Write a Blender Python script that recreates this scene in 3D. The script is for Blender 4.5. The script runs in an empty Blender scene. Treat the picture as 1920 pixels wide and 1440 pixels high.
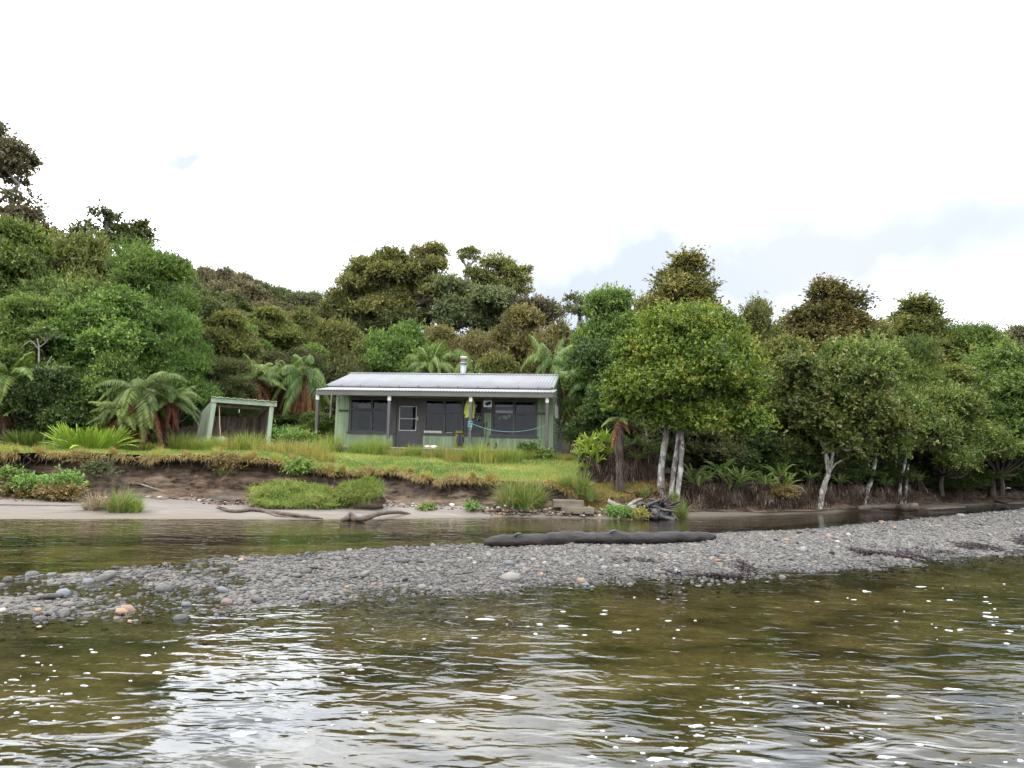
import bpy, math
import numpy as np
from mathutils import Matrix, Vector, Euler

R = np.random.default_rng(7)
SC = bpy.context.scene
COL = SC.collection
PI = math.pi

# ------------------------------------------------------------------ camera
PITCH = math.atan(140 / 1400.0)
ROLL = math.radians(1.4)
CAM = np.array([0.0, 0.0, 1.6])
ROT = (Matrix.Rotation(PI / 2 + PITCH, 3, 'X') @ Matrix.Rotation(ROLL, 3, 'Z'))
ROTN = np.array(ROT)


def ray(px, py):
    return ROTN @ np.array([(px - 960) / 1400.0, -(py - 720) / 1400.0, -1.0])


def at(px, py, Y):
    d = ray(px, py)
    return CAM + d * (Y / d[1])


def gp(px, py, z=0.0):
    d = ray(px, py)
    return CAM + d * ((z - CAM[2]) / d[2])


cd = bpy.data.cameras.new('camera')
cam = bpy.data.objects.new('camera', cd)
COL.objects.link(cam)
cam.matrix_world = Matrix.Translation(CAM) @ ROT.to_4x4()
cd.sensor_width = 36.0
cd.lens = 1400 / 1920 * 36.0
cd.clip_start = 0.05
cd.clip_end = 3000
SC.camera = cam


# ------------------------------------------------------------------ noise
def _h(ix, iy, iz):
    n = (ix.astype(np.int64) * 374761393 + iy.astype(np.int64) * 668265263 + iz.astype(np.int64) * 1274126177) & 0xFFFFFFFF
    n = ((n ^ (n >> 13)) * 1103515245 + 12345) & 0xFFFFFFFF
    n = ((n ^ (n >> 15)) * 2246822519) & 0xFFFFFFFF
    n = n ^ (n >> 16)
    return n.astype(np.float64) / 4294967295.0 * 2 - 1


def vn(p):
    p = np.asarray(p, float)
    i = np.floor(p)
    f = p - i
    u = f * f * (3 - 2 * f)
    x, y, z = i[..., 0], i[..., 1], i[..., 2]
    r = 0
    for a in (0, 1):
        for b in (0, 1):
            for c in (0, 1):
                w = (u[..., 0] if a else 1 - u[..., 0]) * (u[..., 1] if b else 1 - u[..., 1]) * (u[..., 2] if c else 1 - u[..., 2])
                r = r + w * _h(x + a, y + b, z + c)
    return r


def fbm(x, y, z=0.0, s=1.0, o=4, g=0.5):
    x, y, z = np.broadcast_arrays(np.asarray(x, float), np.asarray(y, float), np.asarray(z, float))
    p = np.stack([x, y, z], -1) * s
    t, a = 0, 1.0
    for k in range(o):
        t = t + a * vn(p + 17.3 * k)
        p = p * 2.03
        a *= g
    return t


def sstep(a, b, x):
    t = np.clip((np.asarray(x, float) - a) / (b - a), 0, 1)
    return t * t * (3 - 2 * t)


# ------------------------------------------------------------------ mesh accumulation
class MB:
    def __init__(s):
        s.v, s.q, s.t, s.n = [], [], [], 0
        s.qm, s.tm, s.qt, s.tt = [], [], [], []

    def add(s, V, Q=None, T=None, mi=0, tint=None):
        V = np.asarray(V, float).reshape(-1, 3)
        if Q is not None and len(Q):
            Q = np.asarray(Q, np.int64).reshape(-1, 4)
            s.q.append(Q + s.n)
            s.qm.append(np.full(len(Q), mi))
            s.qt.append(np.full(len(Q), 0.5) if tint is None else np.broadcast_to(np.asarray(tint, float), (len(Q),)))
        if T is not None and len(T):
            T = np.asarray(T, np.int64).reshape(-1, 3)
            s.t.append(T + s.n)
            s.tm.append(np.full(len(T), mi))
            s.tt.append(np.full(len(T), 0.5) if tint is None else np.broadcast_to(np.asarray(tint, float), (len(T),)))
        s.v.append(V)
        s.n += len(V)
        return s

    def box(s, x0, x1, y0, y1, z0, z1, mi=0, jit=0.0):
        V = np.array([[x, y, z] for z in (z0, z1) for y in (y0, y1) for x in (x0, x1)], float)
        if jit:
            V += R.normal(0, jit, V.shape)
        return s.add(V, [[0, 2, 3, 1], [4, 5, 7, 6], [0, 1, 5, 4], [2, 6, 7, 3], [0, 4, 6, 2], [1, 3, 7, 5]], mi=mi)

    def beam(s, a, b, w, h, mi=0):
        a, b = np.asarray(a, float), np.asarray(b, float)
        d = (b - a) / np.linalg.norm(b - a)
        up = np.array([0, 0, 1.0]) if abs(d[2]) < .95 else np.array([0, 1.0, 0])
        sx = np.cross(d, up); sx /= np.linalg.norm(sx)
        uz = np.cross(sx, d)
        V = [p + sx * i * w / 2 + uz * j * h / 2 for p in (a, b) for j in (-1, 1) for i in (-1, 1)]
        return s.add(V, [[0, 2, 3, 1], [4, 5, 7, 6], [0, 1, 5, 4], [2, 6, 7, 3], [0, 4, 6, 2], [1, 3, 7, 5]], mi=mi)

    def tube(s, pts, rad, n=7, rough=0.0, mi=0, seed=0, sub=0, caps=True, tint=None):
        pts = np.asarray(pts, float)
        rad = np.broadcast_to(np.asarray(rad, float), (len(pts),))
        if sub:
            k = len(pts)
            tt = np.linspace(0, k - 1, (k - 1) * sub + 1)
            i = np.clip(np.floor(tt).astype(int), 0, k - 2)
            f = (tt - i)[:, None]
            P0, P1, P2, P3 = pts[np.maximum(i - 1, 0)], pts[i], pts[i + 1], pts[np.minimum(i + 2, k - 1)]
            q = .5 * (2 * P1 + (P2 - P0) * f + (2 * P0 - 5 * P1 + 4 * P2 - P3) * f ** 2 + (3 * P1 - P0 - 3 * P2 + P3) * f ** 3)
            rad = rad[i] * (1 - f[:, 0]) + rad[i + 1] * f[:, 0]
            pts = q
        m = len(pts)
        d = np.gradient(pts, axis=0)
        d /= np.linalg.norm(d, axis=1)[:, None] + 1e-9
        ref = np.where(np.abs(d[:, 2:3]) > .9, np.array([[1.0, 0, 0]]), np.array([[0, 0, 1.0]]))
        if abs(np.mean(d[:, 2])) > .6:
            ref = np.tile([[1.0, 0.1, 0]], (m, 1))
        a = np.cross(d, ref); a /= np.linalg.norm(a, axis=1)[:, None] + 1e-9
        b = np.cross(d, a)
        th = np.linspace(0, 2 * PI, n, endpoint=False)
        r = rad[:, None] * np.ones(n)
        if rough:
            q = pts[:, None, :] + (a[:, None] * np.cos(th)[None, :, None] + b[:, None] * np.sin(th)[None, :, None]) * r[..., None]
            nz = fbm(q[..., 0] + seed, q[..., 1], q[..., 2], s=2.2 / max(rad.max(), .02) * .25, o=3)
            r = r * (1 + rough * nz)
        V = pts[:, None, :] + (a[:, None] * np.cos(th)[None, :, None] + b[:, None] * np.sin(th)[None, :, None]) * r[..., None]
        i, j = np.meshgrid(np.arange(m - 1), np.arange(n), indexing='ij')
        j2 = (j + 1) % n
        Q = np.stack([i * n + j, i * n + j2, (i + 1) * n + j2, (i + 1) * n + j], -1).reshape(-1, 4)
        V = V.reshape(-1, 3)
        T = []
        if caps:
            V = np.vstack([V, pts[0], pts[-1]])
            for k in range(n):
                T.append([m * n, (k + 1) % n, k])
                T.append([m * n + 1, (m - 1) * n + k, (m - 1) * n + (k + 1) % n])
        return s.add(V, Q, T, mi=mi, tint=tint)

    def lathe(s, prof, n=16, c=(0, 0), mi=0):
        prof = np.asarray(prof, float)
        th = np.linspace(0, 2 * PI, n, endpoint=False)
        V = np.stack([c[0] + prof[:, 0:1] * np.cos(th), c[1] + prof[:, 0:1] * np.sin(th), prof[:, 1:2] * np.ones(n)], -1).reshape(-1, 3)
        m = len(prof)
        i, j = np.meshgrid(np.arange(m - 1), np.arange(n), indexing='ij')
        j2 = (j + 1) % n
        return s.add(V, np.stack([i * n + j, i * n + j2, (i + 1) * n + j2, (i + 1) * n + j], -1).reshape(-1, 4), mi=mi)

    def leaves(s, P, A, N, L, W, fold=.12, mi=0, tint=None, droop=.15):
        n = len(P)
        L = np.broadcast_to(L, (n,))[:, None]
        W = np.broadcast_to(W, (n,))[:, None]
        A = A / (np.linalg.norm(A, axis=1)[:, None] + 1e-9)
        S = np.cross(N, A); S /= np.linalg.norm(S, axis=1)[:, None] + 1e-9
        N = np.cross(A, S)
        m = P + A * L * .45 + N * W * fold
        V = np.stack([P, m + S * W * .5, P + A * L - N * L * droop, m - S * W * .5], 1).reshape(-1, 3)
        return s.add(V, np.arange(4 * n).reshape(-1, 4), mi=mi, tint=tint)

    def blades(s, P, H, W, lean, bend=.5, seg=3, mi=0, tint=None, seed=0):
        """grass blades from P, length H, heading lean (n,2) horizontal travel"""
        n = len(P)
        H = np.broadcast_to(H, (n,)); W = np.broadcast_to(W, (n,))
        ln = np.linalg.norm(lean, axis=1)[:, None] + 1e-6
        side = np.stack([-lean[:, 1], lean[:, 0]], 1) / ln
        rs = np.random.default_rng(seed + 5).normal(0, .8, (n, 2))
        side = side + rs
        side /= np.linalg.norm(side, axis=1)[:, None]
        side = np.concatenate([side, np.zeros((n, 1))], 1)
        rows = []
        for k in range(seg):
            t = k / seg
            z = H * (t * (1 - .5 * bend * t * np.minimum(ln[:, 0] * 1.2, 1.9)))
            c = P + np.concatenate([lean * H[:, None] * (t ** 1.7), z[:, None]], 1)
            w = (W * (1 - t * .75))[:, None]
            rows += [c - side * w / 2, c + side * w / 2]
        z = H * (1 - .5 * bend * np.minimum(ln[:, 0] * 1.2, 1.9))
        tip = P + np.concatenate([lean * H[:, None], z[:, None]], 1)
        V = np.stack(rows + [tip], 1)
        k = V.shape[1]
        b = (np.arange(n) * k)[:, None]
        tn = None if tint is None else np.asarray(tint)
        Q = [b + np.array([2 * j, 2 * j + 1, 2 * j + 3, 2 * j + 2]) for j in range(seg - 1)]
        T = b + np.array([2 * seg - 2, 2 * seg - 1, 2 * seg])
        base = s.n
        s.v.append(V.reshape(-1, 3)); s.n += n * k
        tn = np.full(n, .5) if tn is None else np.broadcast_to(tn, (n,))
        for q in Q:
            s.q.append(q + base); s.qm.append(np.full(n, mi)); s.qt.append(tn)
        s.t.append(T + base); s.tm.append(np.full(n, mi)); s.tt.append(tn)
        return s

    def mesh(s, name, mats, smooth=False):
        me = bpy.data.meshes.new(name)
        V = np.vstack(s.v)
        Q = np.vstack(s.q) if s.q else np.zeros((0, 4), np.int64)
        T = np.vstack(s.t) if s.t else np.zeros((0, 3), np.int64)
        me.vertices.add(len(V)); me.vertices.foreach_set('co', V.astype(np.float32).ravel())
        nl = Q.size + T.size
        me.loops.add(nl)
        me.loops.foreach_set('vertex_index', np.concatenate([Q.ravel(), T.ravel()]).astype(np.int32))
        npoly = len(Q) + len(T)
        me.polygons.add(npoly)
        st = np.concatenate([np.arange(len(Q)) * 4, Q.size + np.arange(len(T)) * 3]).astype(np.int32)
        me.polygons.foreach_set('loop_start', st)
        mi = np.concatenate([np.concatenate(x) for x in (s.qm, s.tm) if x]).astype(np.int32)
        me.polygons.foreach_set('material_index', mi)
        me.polygons.foreach_set('use_smooth', np.full(npoly, bool(smooth)))
        tt = np.concatenate([np.concatenate(x) for x in (s.qt, s.tt) if x]).astype(np.float32)
        at_ = me.attributes.new('tint', 'FLOAT', 'FACE')
        at_.data.foreach_set('value', tt)
        for m in (mats if isinstance(mats, (list, tuple)) else [mats]):
            me.materials.append(m)
        me.update(calc_edges=True)
        return me

    def build(s, name, mats, parent=None, smooth=False, link=True):
        o = bpy.data.objects.new(name, s.mesh(name, mats, smooth))
        if link:
            COL.objects.link(o)
        if parent is not None:
            o.parent = parent
        return o


def tag(o, label=None, cat=None, group=None, kind=None):
    if label: o['label'] = label
    if cat: o['category'] = cat
    if group: o['group'] = group
    if kind: o['kind'] = kind
    return o


def empty(name, loc=(0, 0, 0), rz=0.0, link=True):
    o = bpy.data.objects.new(name, None)
    o.empty_display_size = .1
    o.location = [float(c) for c in loc]
    o.rotation_euler = (0, 0, rz)
    if link:
        COL.objects.link(o)
    return o


def thing(name, loc, label, cat, group=None, rz=0.0):
    return tag(empty(name, loc, rz), label, cat, group)


def place(proto, loc, scale, rz, label, cat, group=None, mats=None, tilt=(0, 0), name=None, color=None):
    """copy a prototype (root + parts) into the scene"""
    root, parts = proto
    c = root.copy()
    if name:
        c.name = name
    c.location = [float(k) for k in loc]
    c.rotation_euler = (tilt[0], tilt[1], rz)
    c.scale = scale if hasattr(scale, '__len__') else (scale,) * 3
    COL.objects.link(c)
    tag(c, label, cat, group)
    for p in parts:
        d = p.copy()
        d.name = p.name
        d.parent = c
        COL.objects.link(d)
        if color and p.name.startswith('crown'):
            d.color = color
        if mats and p.name.split('.')[0] in mats:
            d.material_slots[0].link = 'OBJECT'
            d.material_slots[0].material = mats[p.name.split('.')[0]]
    return c


# ------------------------------------------------------------------ materials
class NT:
    def __init__(s, name):
        s.m = bpy.data.materials.new(name)
        s.m.use_nodes = True
        s.t = s.m.node_tree
        s.t.nodes.clear()
        s.out = s.t.nodes.new('ShaderNodeOutputMaterial')

    def n(s, typ, **kw):
        nd = s.t.nodes.new('ShaderNode' + typ)
        for k, v in kw.items():
            if k.startswith('_'):
                setattr(nd, k[1:], v)
            else:
                sock = nd.inputs[k.replace('_', ' ')] if not k.startswith('i') or not k[1:].isdigit() else nd.inputs[int(k[1:])]
                if isinstance(v, bpy.types.NodeSocket):
                    s.t.links.new(v, sock)
                else:
                    sock.default_value = v
        return nd

    def ramp(s, fac, stops, interp='LINEAR'):
        nd = s.t.nodes.new('ShaderNodeValToRGB')
        nd.color_ramp.interpolation = interp
        e = nd.color_ramp.elements
        while len(e) < len(stops):
            e.new(0.5)
        for el, (p, c) in zip(e, stops):
            el.position = p
            el.color = (*c, 1) if len(c) == 3 else c
        s.t.links.new(fac, nd.inputs[0])
        return nd.outputs[0]

    def noise(s, scale, detail=4, rough=.55, vec=None, dist=0.0):
        nd = s.n('TexNoise', Scale=scale, Detail=detail, Roughness=rough, Distortion=dist)
        if vec is not None:
            s.t.links.new(vec, nd.inputs['Vector'])
        return nd.outputs['Fac']

    def pos(s, scale=(1, 1, 1), obj=False):
        tc = s.n('TexCoord').outputs['Object'] if obj else s.n('NewGeometry').outputs['Position']
        mp = s.n('Mapping', Vector=tc, Scale=scale)
        return mp.outputs[0]

    def mix(s, f, a, b, mode='MIX'):
        nd = s.t.nodes.new('ShaderNodeMix')
        nd.data_type = 'RGBA'
        nd.blend_type = mode
        for sock, v in ((nd.inputs[0], f), (nd.inputs[6], a), (nd.inputs[7], b)):
            if isinstance(v, bpy.types.NodeSocket):
                s.t.links.new(v, sock)
            else:
                sock.default_value = v if not hasattr(v, '__len__') else ((*v, 1) if len(v) == 3 else v)
        return nd.outputs[2]

    def math(s, op, a, b=0.0, clamp=False):
        nd = s.t.nodes.new('ShaderNodeMath')
        nd.operation = op
        nd.use_clamp = clamp
        for sock, v in ((nd.inputs[0], a), (nd.inputs[1], b)):
            if isinstance(v, bpy.types.NodeSocket):
                s.t.links.new(v, sock)
            else:
                sock.default_value = v
        return nd.outputs[0]

    def bump(s, h, strength=.5, dist=.02, normal=None):
        nd = s.n('Bump', Strength=strength, Distance=dist, Height=h)
        if normal is not None:
            s.t.links.new(normal, nd.inputs['Normal'])
        return nd.outputs[0]

    def done(s, color, rough=.8, spec=.3, bump=None, metal=0.0, **kw):
        p = s.n('BsdfPrincipled', Base_Color=color if isinstance(color, bpy.types.NodeSocket) else (*color, 1),
                Roughness=rough, Metallic=metal)
        p.inputs['Specular IOR Level'].default_value = spec
        if bump is not None:
            s.t.links.new(bump, p.inputs['Normal'])
        s.t.links.new(p.outputs[0], s.out.inputs[0])
        return s.m


def leaf_mat(name, stops, trans=.34, rough=.5, spec=.3, vary=.05, sat=1.0):
    t = NT(name)
    a = t.n('Attribute', _attribute_name='tint').outputs['Fac']
    c = t.ramp(a, stops)
    oi = t.n('ObjectInfo').outputs['Random']
    h = t.n('HueSaturation', Color=c, Saturation=sat,
            Hue=t.math('ADD', t.math('MULTIPLY', oi, vary * .5), .5 - vary * .25),
            Value=t.math('ADD', t.math('MULTIPLY', oi, vary * 5), 1 - vary * 2.5)).outputs[0]
    p = t.n('BsdfPrincipled', Base_Color=h, Roughness=rough)
    p.inputs['Specular IOR Level'].default_value = spec
    tr = t.n('BsdfTranslucent', Color=t.mix(1.0, h, (1.25, 1.2, .6), 'MULTIPLY'))
    mx = t.n('MixShader', Fac=trans)
    t.t.links.new(p.outputs[0], mx.inputs[1]); t.t.links.new(tr.outputs[0], mx.inputs[2])
    t.t.links.new(mx.outputs[0], t.out.inputs[0])
    return t.m


def noisy(name, c1, c2, scale=6, rough=.8, spec=.25, bump=.3, dist=.02, stretch=(1, 1, 1), obj=True, c3=None, c3p=.62, c3s=2.0):
    t = NT(name)
    v = t.pos(stretch, obj)
    n = t.noise(scale, 6, .6, v)
    c = t.ramp(n, [(.3, c1), (.7, c2)])
    if c3 is not None:
        n2 = t.noise(c3s, 5, .65, v)
        c = t.mix(t.ramp(n2, [(c3p - .04, (0, 0, 0)), (c3p + .04, (1, 1, 1))]), c, c3)
    b = t.bump(t.noise(scale * 2.5, 5, .65, v), bump, dist)
    return t.done(c, rough, spec, b)


G = lambda r, g, b: (r, g, b)
LEAF = dict(
    green=leaf_mat('leaf_green', [(0, (.02, .041, .008)), (.5, (.054, .092, .017)), (1, (.13, .175, .036))]),
    deep=leaf_mat('leaf_deep_green', [(0, (.012, .026, .007)), (.5, (.032, .058, .013)), (1, (.075, .11, .025))]),
    olive=leaf_mat('leaf_olive', [(0, (.024, .032, .008)), (.5, (.068, .08, .019)), (1, (.15, .145, .038))]),
    brown=leaf_mat('leaf_brown_olive', [(0, (.028, .026, .009)), (.45, (.075, .06, .02)), (.8, (.125, .083, .032)), (1, (.15, .11, .04))]),
    lime=leaf_mat('leaf_yellow_green', [(0, (.03, .045, .007)), (.5, (.085, .125, .016)), (.85, (.165, .21, .028)), (1, (.17, .125, .03))]),
    mixed=leaf_mat('leaf_mixed_green', [(0, (.022, .036, .008)), (.5, (.058, .086, .017)), (.85, (.12, .14, .03)), (1, (.23, .21, .09))]),
    ridge=leaf_mat('leaf_ridge', [(0, (.034, .034, .02)), (.5, (.085, .077, .042)), (1, (.14, .115, .065))], vary=.08),
    podo=leaf_mat('leaf_podocarp', [(0, (.04, .05, .016)), (.5, (.12, .128, .034)), (1, (.21, .195, .06))]),
    grey=leaf_mat('leaf_grey_green', [(0, (.036, .048, .02)), (.5, (.09, .106, .044)), (1, (.15, .165, .075))]),
    dusk=leaf_mat('leaf_dark_olive', [(0, (.018, .026, .009)), (.5, (.048, .06, .018)), (1, (.095, .105, .03))]),
)
# one foliage material whose species colour comes from each crown's own object colour, so that copies share mesh data
t = NT('foliage')
oi = t.n('ObjectInfo')
a_ = t.n('Attribute', _attribute_name='tint').outputs['Fac']
k_ = t.ramp(a_, [(0, (.38, .42, .46)), (.5, (1, 1, 1)), (.85, (1.75, 1.55, 1.5)), (1, (2.1, 1.75, 1.7))])
k2 = t.ramp(a_, [(.8, (0, 0, 0)), (1, (1, 1, 1))])
c = t.mix(1.0, oi.outputs['Color'], k_, 'MULTIPLY')
c = t.mix(t.math('MULTIPLY', k2, oi.outputs['Alpha']), c, (.22, .185, .085))
rn = oi.outputs['Random']
c = t.n('HueSaturation', Color=c, Saturation=1.0, Hue=t.math('ADD', t.math('MULTIPLY', rn, .028), .486), Value=t.math('ADD', t.math('MULTIPLY', rn, .3), .87)).outputs[0]
p = t.n('BsdfPrincipled', Base_Color=c, Roughness=.5)
p.inputs['Specular IOR Level'].default_value = .3
tr = t.n('BsdfTranslucent', Color=t.mix(1.0, c, (1.25, 1.2, .6), 'MULTIPLY'))
mx = t.n('MixShader', Fac=.34)
t.t.links.new(p.outputs[0], mx.inputs[1]); t.t.links.new(tr.outputs[0], mx.inputs[2])
t.t.links.new(mx.outputs[0], t.out.inputs[0])
M_FOL = t.m
PAL = {k: tuple(1.15 * q for q in v[:3]) + v[3:] for k, v in dict(green=(.062, .102, .019, .15), deep=(.032, .058, .013, 0), olive=(.078, .09, .021, .3), brown=(.08, .076, .023, .35), lime=(.085, .125, .016, .2), mixed=(.07, .096, .02, .9),
           ridge=(.085, .077, .042, .1), podo=(.095, .105, .025, .1), grey=(.072, .09, .038, .2), dusk=(.048, .06, .018, .1)).items()}
FERN = leaf_mat('fern_green', [(0, (.034, .064, .012)), (.5, (.082, .125, .024)), (1, (.16, .2, .05))], trans=.3)
FERNY = leaf_mat('fern_yellow_green', [(0, (.08, .13, .016)), (.5, (.18, .26, .03)), (1, (.3, .36, .055))], trans=.3)
FERND = leaf_mat('fern_dark_green', [(0, (.026, .05, .01)), (.5, (.06, .095, .018)), (1, (.115, .16, .034))], trans=.3)
RUST = leaf_mat('dead_frond_rust', [(0, (.03, .016, .01)), (.5, (.09, .04, .022)), (1, (.2, .095, .055))], trans=.15, rough=.8, spec=.1)
SKIRT = leaf_mat('dead_frond_brown', [(0, (.016, .011, .008)), (.45, (.045, .032, .023)), (.8, (.09, .066, .05)), (1, (.17, .14, .115))], trans=.1, rough=.9, spec=.1)
TUSS = leaf_mat('tussock_green', [(0, (.05, .1, .016)), (.5, (.13, .19, .03)), (1, (.27, .27, .07))], trans=.35)
TUSSY = leaf_mat('tussock_straw', [(0, (.09, .12, .02)), (.5, (.2, .2, .045)), (1, (.34, .26, .1))], trans=.35)
SEDGE = leaf_mat('sedge_green', [(0, (.04, .09, .014)), (.5, (.1, .16, .03)), (.8, (.2, .19, .07)), (1, (.3, .2, .1))], trans=.3)
STRAW = leaf_mat('sedge_dry', [(0, (.09, .06, .04)), (.5, (.19, .14, .1)), (1, (.3, .24, .18))], trans=.2, rough=.8)
GRASS = leaf_mat('lawn_blade', [(0, (.04, .08, .014)), (.4, (.115, .165, .03)), (.68, (.2, .22, .048)), (1, (.3, .19, .075))], trans=.35, vary=0)
OCHRE = leaf_mat('turf_fringe_blade', [(0, (.1, .11, .024)), (.5, (.2, .15, .045)), (1, (.29, .18, .075))], trans=.3, vary=0)
ORNG = leaf_mat('orange_plant', [(0, (.08, .07, .02)), (.5, (.125, .09, .034)), (1, (.2, .125, .05))], trans=.3)
FORB = leaf_mat('forb_green', [(0, (.05, .1, .02)), (.5, (.11, .19, .04)), (1, (.2, .28, .07))], trans=.3)

BARK = noisy('bark_dark', (.025, .02, .016), (.08, .066, .055), 5, .9, .1, .6, .03, (1, 1, .3))
BARKG = noisy('bark_grey', (.07, .062, .052), (.2, .185, .165), 5, .9, .1, .6, .03, (1, 1, .35))
BARKW = noisy('bark_lichen_white', (.055, .048, .042), (.16, .148, .132), 4, .9, .1, .5, .03, (1, 1, .6), c3=(.26, .25, .235), c3p=.53, c3s=6.0)
FTRUNK = noisy('tree_fern_trunk', (.018, .012, .009), (.075, .055, .045), 9, .95, .05, 1.0, .05, (1, 1, .25))
DARKWOOD = noisy('driftwood_black', (.006, .005, .006), (.032, .027, .025), 7, .42, .5, .6, .03, (.35, 1, 1), c3=(.11, .08, .07), c3p=.68, c3s=2.6)
DRIFT = noisy('driftwood_grey', (.06, .053, .047), (.22, .2, .185), 7, .8, .2, .7, .03, (1, 1, 1))
DRIFTB = noisy('driftwood_brown', (.028, .02, .017), (.1, .075, .06), 8, .7, .2, .6, .02)


# ------------------------------------------------------------------ world
w = bpy.data.worlds.new('World')
SC.world = w
w.use_nodes = True
t = NT('tmp_world')
bpy.data.materials.remove(t.m)
nt = w.node_tree
nt.nodes.clear()
W_ = NT.__new__(NT)
W_.t = nt
W_.out = nt.nodes.new('ShaderNodeOutputWorld')
SUN_EL, SUN_AZ = math.radians(52), math.radians(205)
sky = W_.n('TexSky', _sky_type='NISHITA', _sun_disc=False, _sun_elevation=SUN_EL, _sun_rotation=SUN_AZ)
dirv = W_.n('TexCoord').outputs['Generated']
n1 = W_.n('TexNoise', Vector=dirv, Scale=3.2, Detail=6.0, Roughness=.55)
warp = W_.n('VectorMath', _operation='MULTIPLY_ADD', i0=n1.outputs['Color'], i1=(.5, .5, .5), i2=dirv)
warp = W_.n('VectorMath', _operation='SUBTRACT', i0=warp.outputs[0], i1=(.25, .25, .25))


def blob(px, py, r0, r1, stretch=(1, 1, 1)):
    d = ray(px, py); d = d / np.linalg.norm(d)
    df = W_.n('VectorMath', _operation='SUBTRACT', i0=warp.outputs[0], i1=tuple(d))
    df = W_.n('VectorMath', _operation='MULTIPLY', i0=df.outputs[0], i1=stretch)
    ln = W_.n('VectorMath', _operation='LENGTH', i0=df.outputs[0]).outputs['Value']
    return W_.n('MapRange', _interpolation_type='SMOOTHSTEP', Value=ln, i1=r0, i2=r1, i3=1.0, i4=0.0).outputs[0]


n2 = W_.n('TexNoise', Vector=dirv, Scale=2.0, Detail=5.0, Roughness=.5).outputs['Fac']
CL = 18.0
cloud = W_.ramp(n2, [(.3, (.86, .9, .95)), (.6, (1, 1.0, 1.0))])
cloud = W_.mix(1.0, cloud, (CL * .985, CL, CL * 1.03), 'MULTIPLY')
f1 = W_.math('MULTIPLY', blob(1700, 480, .0, 1.0, (1, 1, 4.0)), 1.05)
f1 = W_.math('ADD', f1, W_.math('MULTIPLY', blob(900, 560, .0, .5, (1, 1, 4.0)), .6))
f2 = W_.math('MULTIPLY', blob(410, 285, .0, .17, (1, 1, 2.6)), 1.12)
f2 = W_.math('MAXIMUM', f2, W_.math('MULTIPLY', blob(330, 160, .0, .13, (1, 1, 3)), .95))
ff = W_.math('MULTIPLY', W_.math('MAXIMUM', f1, f2), W_.ramp(n1.outputs['Fac'], [(.3, (.93, .93, .93)), (.7, (1.02, 1.02, 1.02))]), True)
pw = [W_.math('POWER', q, ff) for q in (.193, .204, .215)]
bl = W_.mix(1.0, cloud, W_.n('CombineColor', Red=pw[0], Green=pw[1], Blue=pw[2]).outputs[0], 'MULTIPLY')
gap = W_.ramp(n1.outputs['Fac'], [(.75, (0, 0, 0)), (.9, (.12, .12, .12))])
fin = W_.mix(gap, bl, sky.outputs[0])
bg = W_.n('Background', Color=fin, Strength=.15)
nt.links.new(bg.outputs[0], W_.out.inputs[0])

sl = bpy.data.lights.new('sun', 'SUN')
sl.energy = 1.5
sl.angle = math.radians(11)
sl.color = (1, .95, .87)
so = bpy.data.objects.new('sun', sl)
COL.objects.link(so)
sd = Vector((math.sin(SUN_AZ) * math.cos(SUN_EL), math.cos(SUN_AZ) * math.cos(SUN_EL), math.sin(SUN_EL)))
so.rotation_euler = sd.to_track_quat('Z', 'Y').to_euler()
so.location = (-20, -30, 40)

# ------------------------------------------------------------------ terrain definition
# px, foot depth, lip depth, lip row in the photo (sets its height), undercut
BK = [(-500, 18.4, 19.4, 846, .2), (-200, 19.3, 20.6, 847, .25), (0, 20.0, 21.6, 849, .3), (120, 20.6, 22.0, 849, .25), (260, 21.2, 22.3, 851, .3),
      (400, 21.4, 22.6, 852, .35), (490, 21.3, 22.7, 858, .3), (560, 21.2, 22.6, 872, .1), (630, 21.2, 22.5, 886, .05),
      (660, 21.6, 23.4, 884, .15), (700, 21.9, 24.2, 879, .25), (745, 21.9, 24.1, 880, .25), (785, 21.6, 22.9, 892, .25), (830, 21.4, 22.5, 897, .3),
      (900, 21.4, 22.4, 898, .3), (960, 21.4, 22.4, 900, .2), (1040, 21.5, 22.5, 906, .1), (1090, 21.4, 22.3, 925, .05), (1150, 21.6, 22.4, 930, .0),
      (1210, 22.0, 22.9, 924, .0), (1260, 22.6, 23.4, 922, .1), (1320, 23.5, 24.4, 912, .3), (1420, 24.6, 25.6, 912, .35), (1530, 26.2, 27.2, 916, .35),
      (1600, 28.6, 29.4, 915, .3), (1750, 32.8, 33.8, 916, .3), (1900, 39.0, 40.2, 914, .2), (2300, 52, 53.5, 916, .2)]
bk = []
for px, yf, yl, py, uc in BK:
    p = at(px, py, yl)
    bk.append((p[0], yf, yl, p[2], uc))
bk = np.array(bk)
_ord = np.argsort(bk[:, 0]); bk = bk[_ord]
fi = lambda X, c: np.interp(X, bk[:, 0], bk[:, c])


def lipY(X): return fi(X, 2) + .22 * fbm(X, 3.3, s=1.1, o=4)
def footY(X): return fi(X, 1) + .15 * fbm(X, 9.3, s=.9, o=3)
def lipZ(X): return fi(X, 3) + (.05 + .07 * sstep(4, 7, X)) * fbm(X, 5.3, s=.8, o=3)


WL = np.array([gp(x, y)[:2] for x, y in [(-300, 976), (0, 974), (300, 973), (600, 974), (800, 972), (960, 969), (1100, 972), (1200, 975), (1300, 969), (1420, 966), (1560, 957), (1700, 950), (1900, 944), (2100, 940)]])
waterY = lambda X: np.interp(X, WL[:, 0], WL[:, 1])


def hill(X, Y):
    side = 1 / (1 + np.exp((X - 16) / 7.0))
    a = sstep(38, 115, Y) * 12.5 * (.12 + .88 * side)
    a = a * (1 + .15 * sstep(0, -40, X) * sstep(30, 60, Y))
    lefth = sstep(26, 50, Y) * sstep(-6, -16, X) * 3.0
    return a + lefth


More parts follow.
